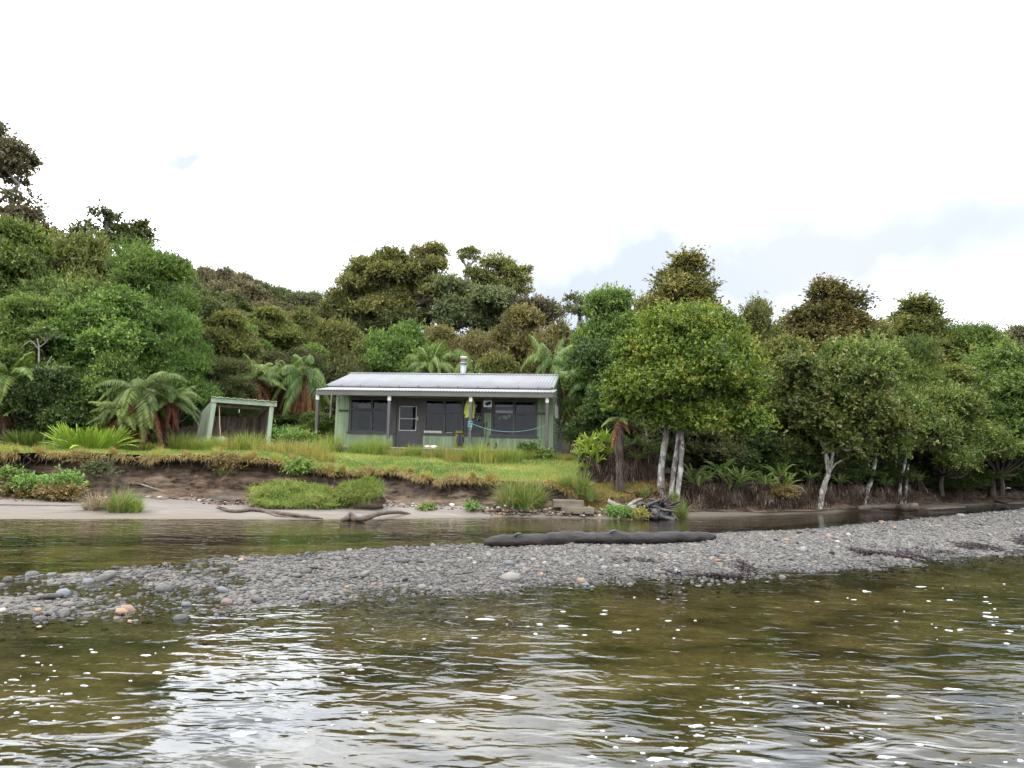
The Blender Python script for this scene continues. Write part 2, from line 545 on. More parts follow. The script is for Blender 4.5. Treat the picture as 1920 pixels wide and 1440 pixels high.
def ground(X, Y):
    X = np.asarray(X, float); Y = np.asarray(Y, float)
    ly, lz = lipY(X), lipZ(X)
    zb = 1.78 - .75 * sstep(3, 8, X)
    d = np.clip((Y - ly) / np.maximum(30 - ly, 3.5), 0, 1.6)
    z = lz + (zb - lz) * np.clip(d, 0, 1) ** .9
    return z + hill(X, Y) + .05 * fbm(X, Y, s=.7, o=4) * sstep(0, 1, Y - ly)


def gz(X, Y): return float(ground(X, Y))


FE = np.array([gp(x, y)[:2] for x, y in [(-300, 1130), (-100, 1096), (0, 1086), (200, 1066), (400, 1048), (700, 1030), (900, 1022), (1340, 1002), (1500, 994), (1700, 976), (1920, 955)]])
NE = np.array([gp(x, y)[:2] for x, y in [(-300, 1132), (-100, 1140), (0, 1145), (250, 1150), (500, 1132), (700, 1116), (900, 1106), (1000, 1094), (1200, 1082), (1350, 1080), (1500, 1066), (1650, 1050), (1900, 1035), (2300, 1010)]])
FE = FE[np.argsort(FE[:, 0])]; NE = NE[np.argsort(NE[:, 0])]
FE = np.vstack([FE, [28, 34], [60, 60]])


def barT(X, Y):
    yn = np.interp(X, NE[:, 0], NE[:, 1]); yf = np.interp(X, FE[:, 0], FE[:, 1])
    yf = np.maximum(yf, yn + .05)
    return yn, yf


def bedZ(X, Y):
    yn, yf = barT(X, Y)
    tt = (Y - yn) / (yf - yn)
    Hb = np.interp(X, [-7, -4, -1, 2, 6, 12, 20], [-.002, .004, .03, .085, .12, .15, .19])
    inside = Hb * np.sin(PI * np.clip(tt, 0, 1)) ** .75
    outn = -.45 * (1 - np.exp(-(np.clip(yn - Y, 0, None) * .2) ** 1.4))
    outf = -.5 * (1 - np.exp(-np.clip(Y - yf, 0, None) * .4))
    z = inside + outn + outf
    return z + .022 * fbm(X, Y, s=1.5, o=4) * np.interp(X, [-3, 0, 2], [.6, .8, .8])


def grid_obj(name, X, Y, Z, mats, mi=None, tint=None, smooth=True):
    n, m = X.shape
    i, j = np.meshgrid(np.arange(n - 1), np.arange(m - 1), indexing='ij')
    Q = np.stack([i * m + j, (i + 1) * m + j, (i + 1) * m + j + 1, i * m + j + 1], -1).reshape(-1, 4)
    b = MB().add(np.stack([X, Y, Z], -1), Q, tint=None if tint is None else tint[:-1, :-1].ravel())
    return b.build(name, mats, smooth=smooth)


# --- ground material
t = NT('grass_ground')
v = t.pos()
n = t.noise(1.1, 6, .6, v)
c = t.ramp(n, [(.32, (.05, .08, .016)), (.5, (.095, .125, .026)), (.62, (.15, .145, .04)), (.75, (.13, .085, .035))])
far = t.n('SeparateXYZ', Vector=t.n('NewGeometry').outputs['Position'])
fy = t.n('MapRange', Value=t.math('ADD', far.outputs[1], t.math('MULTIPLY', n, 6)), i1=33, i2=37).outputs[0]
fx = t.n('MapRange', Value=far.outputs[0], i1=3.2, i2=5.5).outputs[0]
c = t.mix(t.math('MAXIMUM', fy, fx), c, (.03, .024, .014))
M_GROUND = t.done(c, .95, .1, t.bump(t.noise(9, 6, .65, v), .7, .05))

t = NT('bank_soil')
v = t.pos()
v2 = t.pos((1, 1, 3.5))
n = t.noise(1.6, 7, .62, v2)
c = t.ramp(n, [(.3, (.016, .011, .008)), (.42, (.06, .042, .031)), (.52, (.125, .088, .06)), (.68, (.22, .168, .12))])
n2 = t.noise(.8, 4, .5, v)
c = t.mix(t.ramp(n2, [(.5, (0, 0, 0)), (.68, (.55, .55, .55))]), c, (.11, .1, .085))
top_tone = t.ramp(t.n('Attribute', _attribute_name='tint').outputs['Fac'], [(.62, (1, 1, 1)), (.8, (.24, .22, .21))])  # bank face colour darkens toward the top
c = t.mix(1.0, c, top_tone, 'MULTIPLY')
M_SOIL = t.done(c, .95, .1, t.bump(t.noise(5, 9, .75, v2), 1.0, .16))

t = NT('beach_sand')
v = t.pos()
zz = t.n('SeparateXYZ', Vector=t.n('NewGeometry').outputs['Position']).outputs[2]
n = t.noise(2.0, 6, .6, t.pos((.5, 2.5, 1)))
c = t.ramp(n, [(.3, (.095, .082, .07)), (.7, (.15, .134, .117))])
wet = t.n('MapRange', Value=t.math('ADD', zz, t.math('MULTIPLY', n, .05)), i1=.1, i2=.035).outputs[0]
c = t.mix(wet, c, (.11, .09, .065))
xx = t.n('SeparateXYZ', Vector=t.n('NewGeometry').outputs['Position']).outputs[0]
c = t.mix(t.n('MapRange', Value=xx, i1=1.0, i2=5.0).outputs[0], c, t.mix(.5, c, (.07, .055, .04)))
p_ = t.done(c, .85, .2, t.bump(t.noise(14, 5, .6, v), .35, .02))
M_SAND = p_

t = NT('river_bed')
v = t.pos()
n = t.noise(.85, 6, .62, t.pos((.8, 1.5, 1)), .4)
c = t.ramp(n, [(.4, (.022, .019, .009)), (.49, (.09, .077, .041)), (.62, (.16, .137, .078)), (.75, (.22, .185, .12))])
n3 = t.noise(11, 5, .7, v)
c = t.mix(1.0, c, t.ramp(n3, [(.3, (.55, .55, .55)), (.7, (1.25, 1.25, 1.25))]), 'MULTIPLY')
vor = t.n('TexVoronoi', Scale=26.0, Vector=v)
gr = t.ramp(vor.outputs['Color'], [(.2, (.03, .028, .025)), (.6, (.08, .074, .066)), (1, (.14, .12, .1))])
zz = t.n('SeparateXYZ', Vector=t.n('NewGeometry').outputs['Position']).outputs[2]
c = t.mix(t.n('MapRange', Value=t.math('ADD', zz, t.math('MULTIPLY', n, .1)), i1=-.04, i2=.06).outputs[0], c, gr)
M_BED = t.done(c, .8, .3, t.bump(vor.outputs['Distance'], .5, .03))

# --- sheets
def axis(segs):
    a = [np.arange(x0, x1, st) for x0, x1, st in segs]
    return np.concatenate(a + [[segs[-1][1]]])


XS = axis([(-420, -120, 30), (-120, -40, 5), (-40, -20, 1.0), (-20, 8, .085), (8, 30, .2), (30, 60, 2), (60, 120, 6), (120, 420, 30)])
vr = np.concatenate([np.linspace(0, 1, 40) ** 1.8 * 14, 14 + np.arange(1, 30) * 1.2, 48.8 + np.geomspace(2, 450, 22)])
LY = lipY(XS)
Xg = np.repeat(XS[:, None], len(vr), 1)
Yg = LY[:, None] + vr[None, :]
Zg = ground(Xg, Yg)
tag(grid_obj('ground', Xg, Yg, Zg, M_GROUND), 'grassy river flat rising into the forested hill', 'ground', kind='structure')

ts = np.linspace(0, 1, 46)
FY = footY(XS); LZ = lipZ(XS); UC = fi(XS, 4)
Xb = np.repeat(XS[:, None], len(ts), 1)
fz = .16 - .08 * sstep(5, 9, XS) + .05 * fbm(XS, 1.0, s=.7, o=3)
prof = np.interp(ts, [0, .1, .22, .8, .93, 1], [0, .45, .8, 1.0, 1.0, 1.0])
und = np.interp(ts, [0, .3, .7, .9, 1], [0, .25, 1, .8, 0])
Yb = FY[:, None] + (LY - FY)[:, None] * prof[None] + UC[:, None] * 1.9 * und[None]
Zb = fz[:, None] + (LZ - fz)[:, None] * np.interp(ts, [0, .1, .22, .8, 1], [0, .1, .22, .82, 1])[None]
env = np.sin(PI * np.clip(ts, 0, 1))[None] ** .6
Yb = Yb + env * (.26 * fbm(Xb, Zb * 1.2, s=1.2, o=7, g=.62) + .26 * np.abs(fbm(Xb * 1.0, Zb * .45, 4.0, s=1.8, o=5, g=.6)) + .07 * np.abs(fbm(Xb, Zb, 8.0, s=4.5, o=3)) - .13)
Zb = Zb + env * .05 * fbm(Xb, Zb, 9.0, s=2, o=3)
tag(grid_obj('bank', Xb, Yb, Zb, M_SOIL, tint=np.clip(np.repeat(ts[None], len(XS), 0) + .12 * fbm(Xb, Zb, 3.0, s=1.2, o=4), 0, 1)), 'eroded brown earth bank below the grass flat', 'river bank', kind='structure')

us = np.linspace(0, 1, 24)
WY = waterY(XS) - 1.2
Xs_ = np.repeat(XS[:, None], len(us), 1)
Ys_ = WY[:, None] + (FY + .12 - WY)[:, None] * us[None]
tw = 1.2 / np.maximum(FY - WY, 1.3)
Zs_ = np.where(us[None] < tw[:, None], -.25 + .25 * us[None] / tw[:, None], (fz[:, None] + .02) * ((us[None] - tw[:, None]) / (1 - tw[:, None])) ** .8)
Zs_ = Zs_ + .012 * fbm(Xs_, Ys_, s=2, o=3) * (us[None] < .95)
tag(grid_obj('beach', Xs_, Ys_, Zs_, M_SAND), 'narrow pale sand beach at the foot of the bank', 'beach', kind='structure')

xb = axis([(-150, -30, 10), (-30, -12, 1.0), (-12, 14, .12), (14, 40, .4), (40, 150, 10)])
yb = axis([(-60, -6, 6), (-6, 2, .5), (2, 18, .12), (18, 36, .3), (36, 60, 1)])
Xr, Yr = np.meshgrid(xb, yb, indexing='ij')
tag(grid_obj('river_bed', Xr, Yr, bedZ(Xr, Yr), M_BED), 'olive brown river bed with a low gravel bar', 'river bed', kind='structure')

# --- water
t = NT('river_water')
va = t.pos((1.0, 1.7, 1))
vb = t.n('Mapping', Vector=t.n('NewGeometry').outputs['Position'], Rotation=(0, 0, .45), Scale=(.8, 1.6, 1)).outputs[0]
h1 = t.noise(1.15, 2, .45, va, .4)
h2 = t.noise(3.6, 2, .5, vb, .6)
h3 = t.noise(9.0, 2, .5, va, .3)
calm = t.ramp(t.noise(.28, 3, .5, t.pos((1, 1.5, 1))), [(.35, (.25, .25, .25)), (.65, (1, 1, 1))])
h = t.math('ADD', t.math('MULTIPLY', h1, .015), t.math('ADD', t.math('MULTIPLY', h2, .0105), t.math('MULTIPLY', h3, t.math('MULTIPLY', calm, .0016))))
nb = t.bump(h, 1.0, 1.0)
fr = t.n('Fresnel', IOR=1.62, Normal=nb)
gl = t.n('BsdfGlossy', Roughness=.0, Color=(.94, .97, 1, 1), Normal=nb)
tr = t.n('BsdfTransparent', Color=(.88, .82, .62, 1))
mx = t.n('MixShader', Fac=fr.outputs[0])
t.t.links.new(tr.outputs[0], mx.inputs[1]); t.t.links.new(gl.outputs[0], mx.inputs[2])
t.t.links.new(mx.outputs[0], t.out.inputs[0])
M_WATER = t.m
b = MB().add([[-150, -60, 0], [150, -60, 0], [150, 60, 0], [-150, 60, 0]], [[0, 1, 2, 3]])
tag(b.build('water', M_WATER), 'shallow rippled tannin brown river water', 'river', kind='structure')
# ------------------------------------------------------------------ hut materials
def painted(name, c, groove=None, axis_='X', depth=.01, dirt=.35, rough=.6, spec=.3, width=.1):
    t = NT(name)
    o = t.n('TexCoord').outputs['Object']
    x = t.n('SeparateXYZ', Vector=o).outputs[axis_]
    n = t.noise(1.6, 6, .65, t.n('Mapping', Vector=o, Scale=(1, 1, .5)).outputs[0])
    col = t.ramp(n, [(.3, tuple(k * (1 - dirt) for k in c)), (.65, c)])
    bmp = t.bump(t.noise(30, 3, .6, o), .15, .004)
    if groove:
        f = t.math('FRACT', t.math('DIVIDE', x, groove))
        g = t.ramp(f, [(0, (0, 0, 0)), (width, (1, 1, 1)), (1 - width, (1, 1, 1)), (1, (0, 0, 0))])
        bmp = t.bump(g, 1.0, depth, bmp)
        idn = t.n('TexWhiteNoise', _noise_dimensions='1D', W=t.math('FLOOR', t.math('DIVIDE', x, groove))).outputs['Value']
        col = t.mix(1.0, col, t.ramp(idn, [(0, (.74, .77, .74)), (1, (1.1, 1.08, 1.06))]), 'MULTIPLY')
    return t.done(col, rough, spec, bmp)


M_GREEN = painted('hut_green_paint', (.207, .272, .165), .145, 'X', .014, .25)
M_GREENS = painted('hut_green_side', (.2, .255, .16), None, dirt=.3)
M_DARKPAINT = painted('dark_trim_paint', (.05, .047, .045), None, dirt=.3)
M_GREY = painted('grey_post_paint', (.055, .054, .053), None, dirt=.3)
M_FASCIA = painted('grey_fascia_paint', (.075, .07, .062), None, dirt=.35)
M_WHITE = painted('white_paint', (.38, .38, .36), None, dirt=.2)
M_BATTEN = painted('dark_batten', (.03, .04, .03), None)
M_FLOOR = noisy('deck_wood', (.12, .1, .08), (.26, .22, .18), 5, .85, .2, .4, .01)
M_PLANK = noisy('weathered_plank', (.06, .046, .037), (.19, .15, .125), 3, .9, .1, .4, .01, (3, 3, .35))
M_SHEDG = noisy('faded_green_paint', (.13, .165, .115), (.23, .275, .205), 3, .85, .15, .3, .01, (2, 2, .4), c3=(.22, .19, .16), c3p=.62)
M_CEIL = painted('verandah_ceiling', (.1, .11, .085), None)
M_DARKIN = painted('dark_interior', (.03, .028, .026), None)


def zinc(name, c, rust=.72):
    t = NT(name)
    o = t.n('TexCoord').outputs['Object']
    n = t.noise(1.3, 6, .6, t.n('Mapping', Vector=o, Scale=(1, .35, 1)).outputs[0])
    col = t.ramp(n, [(.3, tuple(k * .78 for k in c)), (.65, c)])
    x = t.n('SeparateXYZ', Vector=o).outputs[0]
    f = t.math('FRACT', t.math('DIVIDE', x, .86))
    col = t.mix(t.ramp(f, [(0, (.75, .75, .75)), (.025, (0, 0, 0))]), col, (.12, .12, .125))
    col = t.mix(t.ramp(t.noise(3, 6, .7, o), [(rust, (0, 0, 0)), (rust + .08, (.6, .6, .6))]), col, (.13, .09, .06))
    return t.done(col, .55, .4, t.bump(t.noise(12, 3, .6, o), .1, .01), .1)


M_ZINC = zinc('roof_iron', (.125, .13, .138))
M_ZINC2 = zinc('verandah_iron', (.19, .193, .197), .66)
t = NT('flue_steel'); M_STEEL = t.done((.2, .215, .23), .5, .5, t.bump(t.noise(20), .1, .01), .7)
t = NT('rust_steel'); M_RUSTY = t.done((.12, .085, .07), .7, .3)
t = NT('window_glass')
M_GLASS = NT('window_glass')
gq = M_GLASS.n('BsdfGlossy', Roughness=.03, Color=(.5, .52, .55, 1))
tq = M_GLASS.n('BsdfTransparent', Color=(.75, .78, .76, 1))
mq = M_GLASS.n('MixShader', Fac=.022)
M_GLASS.t.links.new(tq.outputs[0], mq.inputs[1]); M_GLASS.t.links.new(gq.outputs[0], mq.inputs[2])
M_GLASS.t.links.new(mq.outputs[0], M_GLASS.out.inputs[0])
M_GLASS = M_GLASS.m


def plain(name, c, rough=.7, spec=.3, metal=0.0, vary=.25, scale=14):
    t = NT(name)
    o = t.n('TexCoord').outputs['Object']
    n = t.noise(scale, 4, .6, o)
    return t.done(t.ramp(n, [(.3, tuple(k * (1 - vary) for k in c)), (.7, c)]), rough, spec, t.bump(n, .2, .005), metal)


# ------------------------------------------------------------------ hut
PHI = math.radians(8)
HUT = at(1034, 846, 31.0)
HZ = 1.95
HUT[2] = HZ
hut = thing('hut', HUT, 'pale green timber hut with grey iron roof and a post verandah above the river bank', 'hut', rz=-PHI)
W, D = 9.35, 5.7
HM = np.array(Matrix.Translation(HUT) @ Matrix.Rotation(-PHI, 4, 'Z'))
hp = lambda x, y, z: (HM @ np.array([x, y, z, 1.0]))[:3]

RIDGE_Y, RIDGE_Z = 2.85, 3.50
MAIN_Y, MAIN_Z = -.28, 2.62
rz_at = lambda y: RIDGE_Z - abs(y - RIDGE_Y) * (RIDGE_Z - MAIN_Z) / (RIDGE_Y - MAIN_Y)
wins = [(-8.757, -6.785, .62, 2.1), (-5.45, -2.914, .62, 2.1), (-2.529, -.66, .58, 2.1)]
door = (-6.69, -5.566, 0.0, 2.08)
# front wall built round its openings
b = MB()
WT = .12
xs = [-W, wins[0][0], wins[0][1], door[0], door[1], wins[1][0], wins[1][1], wins[2][0], wins[2][1], 0]
TOP = 2.55
for x0, x1 in ((xs[0], xs[1]), (xs[2], xs[3]), (xs[4], xs[5]), (xs[6], xs[7]), (xs[8], xs[9])):
    b.box(x0, x1, 0, WT, -.1, TOP)
for i, wv in enumerate(wins):
    b.box(wv[0], wv[1], 0, WT, -.1, wv[2])
    b.box(wv[0], wv[1], 0, WT, wv[3], TOP)
b.box(door[0], door[1], 0, WT, 2.08, TOP)
b.build('front_wall', M_GREEN, hut)
# side wall of weatherboards following the gable
b = MB()
zb = -.15
bh = .165
while zb < RIDGE_Z - .08:
    z1 = zb + bh

    def yl(z):
        return 0 if z < TOP else max(0, RIDGE_Y - (RIDGE_Z - .06 - z) / ((RIDGE_Z - MAIN_Z) / (RIDGE_Y - MAIN_Y)))
    ya, yb_ = yl(zb), yl(min(z1, RIDGE_Z - .08))
    z1 = min(z1, RIDGE_Z - .08)
    ea, eb = D - ya, D - yb_
    V = []
    for xo, z, y0, y1 in ((.035, zb, ya, ea), (.008, z1, yb_, eb)):
        V += [[xo, y0, z], [xo, y1, z], [-.1, y1, z], [-.1, y0, z]]
    b.add(V, [[0, 1, 5, 4], [1, 2, 6, 5], [3, 0, 4, 7], [0, 3, 2, 1], [4, 5, 6, 7], [2, 3, 7, 6]])
    zb += bh
b.build('side_wall', M_GREENS, hut)
b = MB().box(-W, -.1, D - .1, D, -.1, TOP).box(-W, -W + .1, WT, D - .1, -.1, TOP)
V = [[-W, 0, TOP], [-W, D, TOP], [-W, RIDGE_Y, RIDGE_Z - .06], [-W + .1, 0, TOP], [-W + .1, D, TOP], [-W + .1, RIDGE_Y, RIDGE_Z - .06]]
b.add(V, None, [[0, 1, 2], [5, 4, 3]])
b.build('rear_wall', M_GREEN, hut)
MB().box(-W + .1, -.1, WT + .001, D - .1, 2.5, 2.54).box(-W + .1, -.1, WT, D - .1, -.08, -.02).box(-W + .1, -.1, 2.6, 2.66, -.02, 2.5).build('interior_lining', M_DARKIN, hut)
# corner boards
MB().box(-.1, .045, -.022, -.001, -.12, 2.5).build('corner_board', M_GREEN, hut)
MB().box(-W - .04, -W + .1, -.022, -.001, -.12, 2.5).build('corner_board', M_GREEN, hut)
for x0, x1 in ((-W + .1, wins[0][0] - .06), (wins[2][1] + .06, -.1)):
    b = MB().box(x0, x1, -.03, -.001, 1.5, 1.58)
    for k in np.arange(x0 + .08, x1, .16):
        b.tube([[k, -.03, 1.56], [k, -.1, 1.57], [k, -.11, 1.61]], .012, 5)
    b.build('hook_rail', M_BATTEN, hut)


def corr(x0, x1, ya, za, yb, zb, mat, name, pitch=.13, amp=.017, thick=.004):
    nx = int((x1 - x0) / pitch * 6)
    X = np.linspace(x0, x1, nx)
    V = []
    hgt = amp * np.cos(X / pitch * 2 * PI)
    for off in (0, -thick):
        for y, z in ((ya, za), ((ya + yb) / 2, (za + zb) / 2), (yb, zb)):
            V.append(np.stack([X, np.full(nx, y), z + hgt + off], -1))
    V = np.concatenate(V)
    Q = []
    i = np.arange(nx - 1)
    for r in (0, 1):
        Q.append(np.stack([r * nx + i, r * nx + i + 1, (r + 1) * nx + i + 1, (r + 1) * nx + i], -1))
        k = 3 * nx
        Q.append(np.stack([k + r * nx + i, k + (r + 1) * nx + i, k + (r + 1) * nx + i + 1, k + r * nx + i + 1], -1))
    Q.append(np.stack([i, 3 * nx + i, 3 * nx + i + 1, i + 1], -1))
    return MB().add(V, np.concatenate(Q)).build(name, mat, hut, smooth=True)


RO = .0
roof = corr(-W - .48, .05, MAIN_Y, MAIN_Z, RIDGE_Y, RIDGE_Z, M_ZINC, 'roof')
corr(-W - .48, .05, D + .3, rz_at(D + .3), RIDGE_Y, RIDGE_Z, M_ZINC, 'rear_roof')
b = MB()
for s_ in (-1, 1):
    V = [[x, RIDGE_Y + s_ * yy, RIDGE_Z + .02 - yy * .27 + o] for o in (0, .012) for x in (-W - .5, .07) for yy in (0, .16)]
    b.add(V, [[0, 1, 3, 2], [4, 6, 7, 5], [1, 5, 7, 3]])
b.build('ridge_cap', M_ZINC, roof)
# barge boards on the gable that faces the trees
b = MB().beam([.045, MAIN_Y + .02, MAIN_Z - .07], [.045, RIDGE_Y, RIDGE_Z - .08], .03, .14).beam([.045, RIDGE_Y, RIDGE_Z - .08], [.045, D + .28, rz_at(D + .28) - .07], .03, .14)
b.build('barge_board', M_GREENS, hut)
# verandah: roof, ceiling, joint strips, fascia, posts
VY, VZ = -2.0, 2.27
vr_ = corr(-W - .14, .2, VY - .06, VZ - .015, MAIN_Y + .1, MAIN_Z - .085, M_ZINC2, 'verandah_roof')
slope = (MAIN_Z - .085 - VZ) / (MAIN_Y + .1 - VY)
for k in np.linspace(-W + .3, -.55, 11):
    MB().box(k - .012, k + .012, MAIN_Y - .115, MAIN_Y - .1, MAIN_Z - .075, MAIN_Z + .02).build('gutter_bracket', M_DARKPAINT, hut)
b = MB()
V = [[x, MAIN_Y + .0 - dy, MAIN_Z - dz] for x in (-W - .3, -.02) for dy, dz in ((.0, .075), (.09, .06), (.1, .0), (.085, .0), (.075, .05), (.01, .062))]
i6 = np.arange(6)
b.add(V, np.stack([i6, (i6 + 1) % 6, (i6 + 1) % 6 + 6, i6 + 6], -1))
b.build('gutter', M_ZINC2, hut)
b = MB()
V = [[x, y, z] for x in (-W - .1, .15) for y, z in ((VY + .05, VZ - .05), (0, VZ - .05 + 2 * slope - .0))]
b.add(V, [[0, 2, 3, 1]])
for k in np.linspace(-W, .05, 12):
    b.beam([k, VY + .05, VZ - .09], [k, -.01, VZ - .09 + slope * 2], .045, .08)
b.build('verandah_ceiling', M_CEIL, hut)
MB().box(-W - .14, .2, VY - .02, VY + .03, VZ - .22, VZ - .03).build('fascia', M_FASCIA, hut)
for k in (-9.45, -6.42, -3.08, -.04):
    lo = -.45
    p = MB().box(k - .055, k + .055, VY + .07, VY + .18, lo, 2.0).build('post', M_GREY, hut)
    MB().box(k - .065, k + .065, VY + .055, VY + .195, 1.86, 2.075).build('post_bracket', M_WHITE, p)
# deck on piles
b = MB()
for k in range(12):
    y0 = VY + .1 + k * .158
    b.box(-W - .1, .1, y0, y0 + .148, -.045, 0)
dk = b.build('deck', M_FLOOR, hut)
b = MB().box(-W - .1, .1, VY + .1, VY + .14, -.2, -.05)
for k in np.linspace(-W + .1, -.1, 7):
    for y in (VY + .3, .2, 2.8, D - .3):
        MB().box(k - .09, k + .09, y - .09, y + .09, -.75, -.12).build('pile', M_DARKPAINT, hut)
b.build('bearer', M_DARKPAINT, hut)


# windows
def window(x0, x1, z0, z1, nsash, transom, widths=None):
    fr_ = MB()
    f = .085
    fr_.box(x0 - .03, x1 + .03, -.045, .06, z1 - f, z1 + .05)
    fr_.box(x0 - .03, x1 + .03, -.045, .06, z0 + .002, z0 + f)
    fr_.box(x0 - .03, x0 + f, -.04, .058, z0 + f, z1 - f).box(x1 - f, x1 + .03, -.04, .058, z0 + f, z1 - f)
    xx = np.linspace(x0 + f, x1 - f, nsash + 1) if widths is None else np.array(widths)
    for k in xx[1:-1]:
        fr_.box(k - .05, k + .05, -.035, .056, z0 + f, z1 - f)
    for a, c in zip(xx[:-1], xx[1:]):
        a_, c_ = (a + .05 if a > xx[0] else a), (c - .05 if c < xx[-1] else c)
        fr_.box(a_, c_, -.03, .05, transom - .035, transom + .035)
    o = fr_.build('window', M_DARKPAINT, hut)
    MB().box(x0 - .07, x1 + .07, -.09, -.046, z0 - .06, z0 + .03).build('sill', M_DARKPAINT, o)
    for a, c in zip(xx[:-1], xx[1:]):
        a_, c_ = (a + .05 if a > xx[0] else a), (c - .05 if c < xx[-1] else c)
        for q0, q1 in ((z0 + f, transom - .035), (transom + .035, z1 - f)):
            MB().add([[a_, .012, q0], [c_, .012, q0], [c_, .012, q1], [a_, .012, q1]], [[0, 1, 2, 3]]).build('pane', M_GLASS, o)
    return o


w1 = window(*wins[0], 2, 1.6)
w2 = window(*wins[1], 3, 1.5)
w3 = window(*wins[2], 2, 1.5)
M_BLIND = plain('pale_blind', (.42, .41, .4), .8)
MB().box(-2.4, -1.6, .1, .115, 1.5, 1.66).build('blind', M_BLIND, w3)
MB().box(-2.4, -1.62, .13, .145, 1.82, 1.9).build('blind', plain('grey_blind', (.18, .175, .17), .8), w3)
M_CURT = plain('striped_curtain', (.2, .2, .2), .9)
b = MB()
rr = np.random.default_rng(4)
for k in range(14):
    x = -2.35 + rr.uniform(0, .55); z = 1.05 + (x + 2.35) * .5 + rr.uniform(0, .28)
    b.beam([x, .1, z], [x + .06, .1, z + .13], .012, .022)
b.build('hanging_cord', M_BLIND, w3)
b = MB()
for k in range(7):
    x = -3.3 + rr.uniform(0, .25); z = 1.15 + rr.uniform(0, .2)
    b.beam([x, .1, z], [x + .05, .1, z + .14], .012, .022)
b.build('hanging_cord', M_BLIND, w2)
MB().box(-8.4, -7.75, .11, .125, 1.68, 1.86).build('blind', plain('dim_blind', (.12, .12, .13), .8), w1)
MB().box(-4.45, -4.2, -.06, -.05, .67, .69).build('sill_clutter', M_BLIND, w2)
# door with a white glazed screen
dr = MB()
x0, x1 = door[0] + .03, door[1] - .03
dr.box(x0 + .12, x1 - .12, .005, .05, .05, .18)
dr.box(x0, x0 + .13, 0.002, .05, .02, 2.06).box(x1 - .2, x1, 0.002, .05, .02, 2.06).box(x0 + .13, x1 - .2, .003, .05, 1.78, 2.06).box(x0 + .13, x1 - .2, .003, .05, .18, .74)
dobj = dr.build('door', M_DARKPAINT, hut)
b = MB()
a, c = x0 + .13, x1 - .2
for q in (.74, 1.24, 1.76):
    b.box(a, c, -.02, .004, q - .015, q + .015)
for q in (a, c):
    b.box(q - .014, q + .014, -.02, .003, .755, 1.745)
b.build('screen_frame', M_WHITE, dobj)
MB().add([[a, .02, .74], [c, .02, .74], [c, .02, 1.77], [a, .02, 1.77]], [[0, 1, 2, 3]]).build('pane', M_GLASS, dobj)
b = MB().box(c + .03, c + .09, -.03, .002, 1.17, 1.33)
b.tube([[c + .06, -.03, 1.22], [c + .06, -.08, 1.22]], .025, 8)
b.build('handle', M_WHITE, dobj)
MB().box(door[0] - .09, door[0] + .03, -.05, .05, -.05, 2.12).box(door[1] - .03, door[1] + .08, -.05, .05, -.05, 2.12).box(door[0] + .03, door[1] - .03, -.05, .05, 2.062, 2.12).build('door_frame', M_DARKPAINT, hut)
# boarded dark panel filling the strip between door and middle windows
MB().box(door[1] + .081, wins[1][0] - .031, -.03, -.002, .56, 2.1).build('dark_panel', M_DARKPAINT, hut)
MB().box(wins[1][1] + .035, wins[2][0] - .035, -.03, -.002, 1.55, 2.14).build('dark_panel', M_DARKPAINT, hut)
# louvre window in the side wall
lv = MB().box(.03, .075, .95, 1.0, 1.42, 2.05).box(.03, .075, 2.3, 2.35, 1.42, 2.05).box(.03, .075, 1.0, 2.3, 1.42, 1.46).box(.03, .075, 1.0, 2.3, 2.01, 2.05).box(.03, .074, 1.42, 1.46, 1.46, 2.01).box(.03, .074, 1.85, 1.89, 1.46, 2.01).build('side_window', M_WHITE, hut)
MB().box(.036, .045, 1.0, 2.3, 1.46, 2.01).build('pane', plain('dark_pane', (.03, .03, .035), .1, .5), lv)
# pipe from the verandah roof end
MB().tube([[.1, VY + .1, VZ - .1], [.18, -1.4, VZ - .12], [.16, -.2, 2.1], [.12, .05, 1.95]], .035, 8, sub=4).build('waste_pipe', M_WHITE, hut)
# three-pronged white eave brackets on backing plates, no lamps in them
for k in (-4.45, -3.55):
    b = MB().box(k - .17, k + .17, -.1, -.03, 2.2, 2.24)
    for q in (-.155, 0, .155):
        b.box(k + q - .014, k + q + .014, -.1, -.05, 2.24, 2.38)
    b.box(k - .19, k + .19, -.03, -.002, 2.18, 2.4, mi=1)
    b.build('eave_bracket', [M_WHITE, plain('bracket_backing', (.2, .22, .17), .6)], hut)
# notice board: white panel with a dark blue blot, and blue strip below
sb = MB().box(-2.905, -2.535, -.06, -.035, 1.66, 2.13).build('notice_sign', plain('sign_dark', (.035, .045, .06), .5), hut)
MB().box(-2.9, -2.54, -.068, -.061, 1.78, 2.06).build('white_panel', plain('sign_white', (.8, .84, .84), .5, vary=.1), sb)
b = MB()
ang = np.linspace(0, 2 * PI, 26, endpoint=False)
out = [(-2.82, 1.87), (-2.83, 1.93), (-2.79, 1.985), (-2.72, 1.99), (-2.66, 2.02), (-2.58, 2.015), (-2.565, 1.96), (-2.575, 1.92), (-2.6, 1.915), (-2.61, 1.86), (-2.635, 1.885), (-2.66, 1.85), (-2.675, 1.88), (-2.73, 1.81), (-2.735, 1.86), (-2.78, 1.855)]
m = len(out)
V = [[x, -.073, z] for x, z in out] + [[-2.7, -.073, 1.94]]
b.add(V, None, [[m, i, (i + 1) % m] for i in range(m)])
b.build('blue_emblem', plain('sign_blue', (.012, .02, .05), .5), sb)
M_SGREY = plain('sign_grey', (.2, .22, .24), .5)
MB().box(-2.89, -2.55, -.069, -.061, 2.085, 2.12).build('sign_stripe', M_SGREY, sb)
MB().box(-2.72, -2.55, -.069, -.061, 1.72, 1.75).build('sign_stripe', M_SGREY, sb)
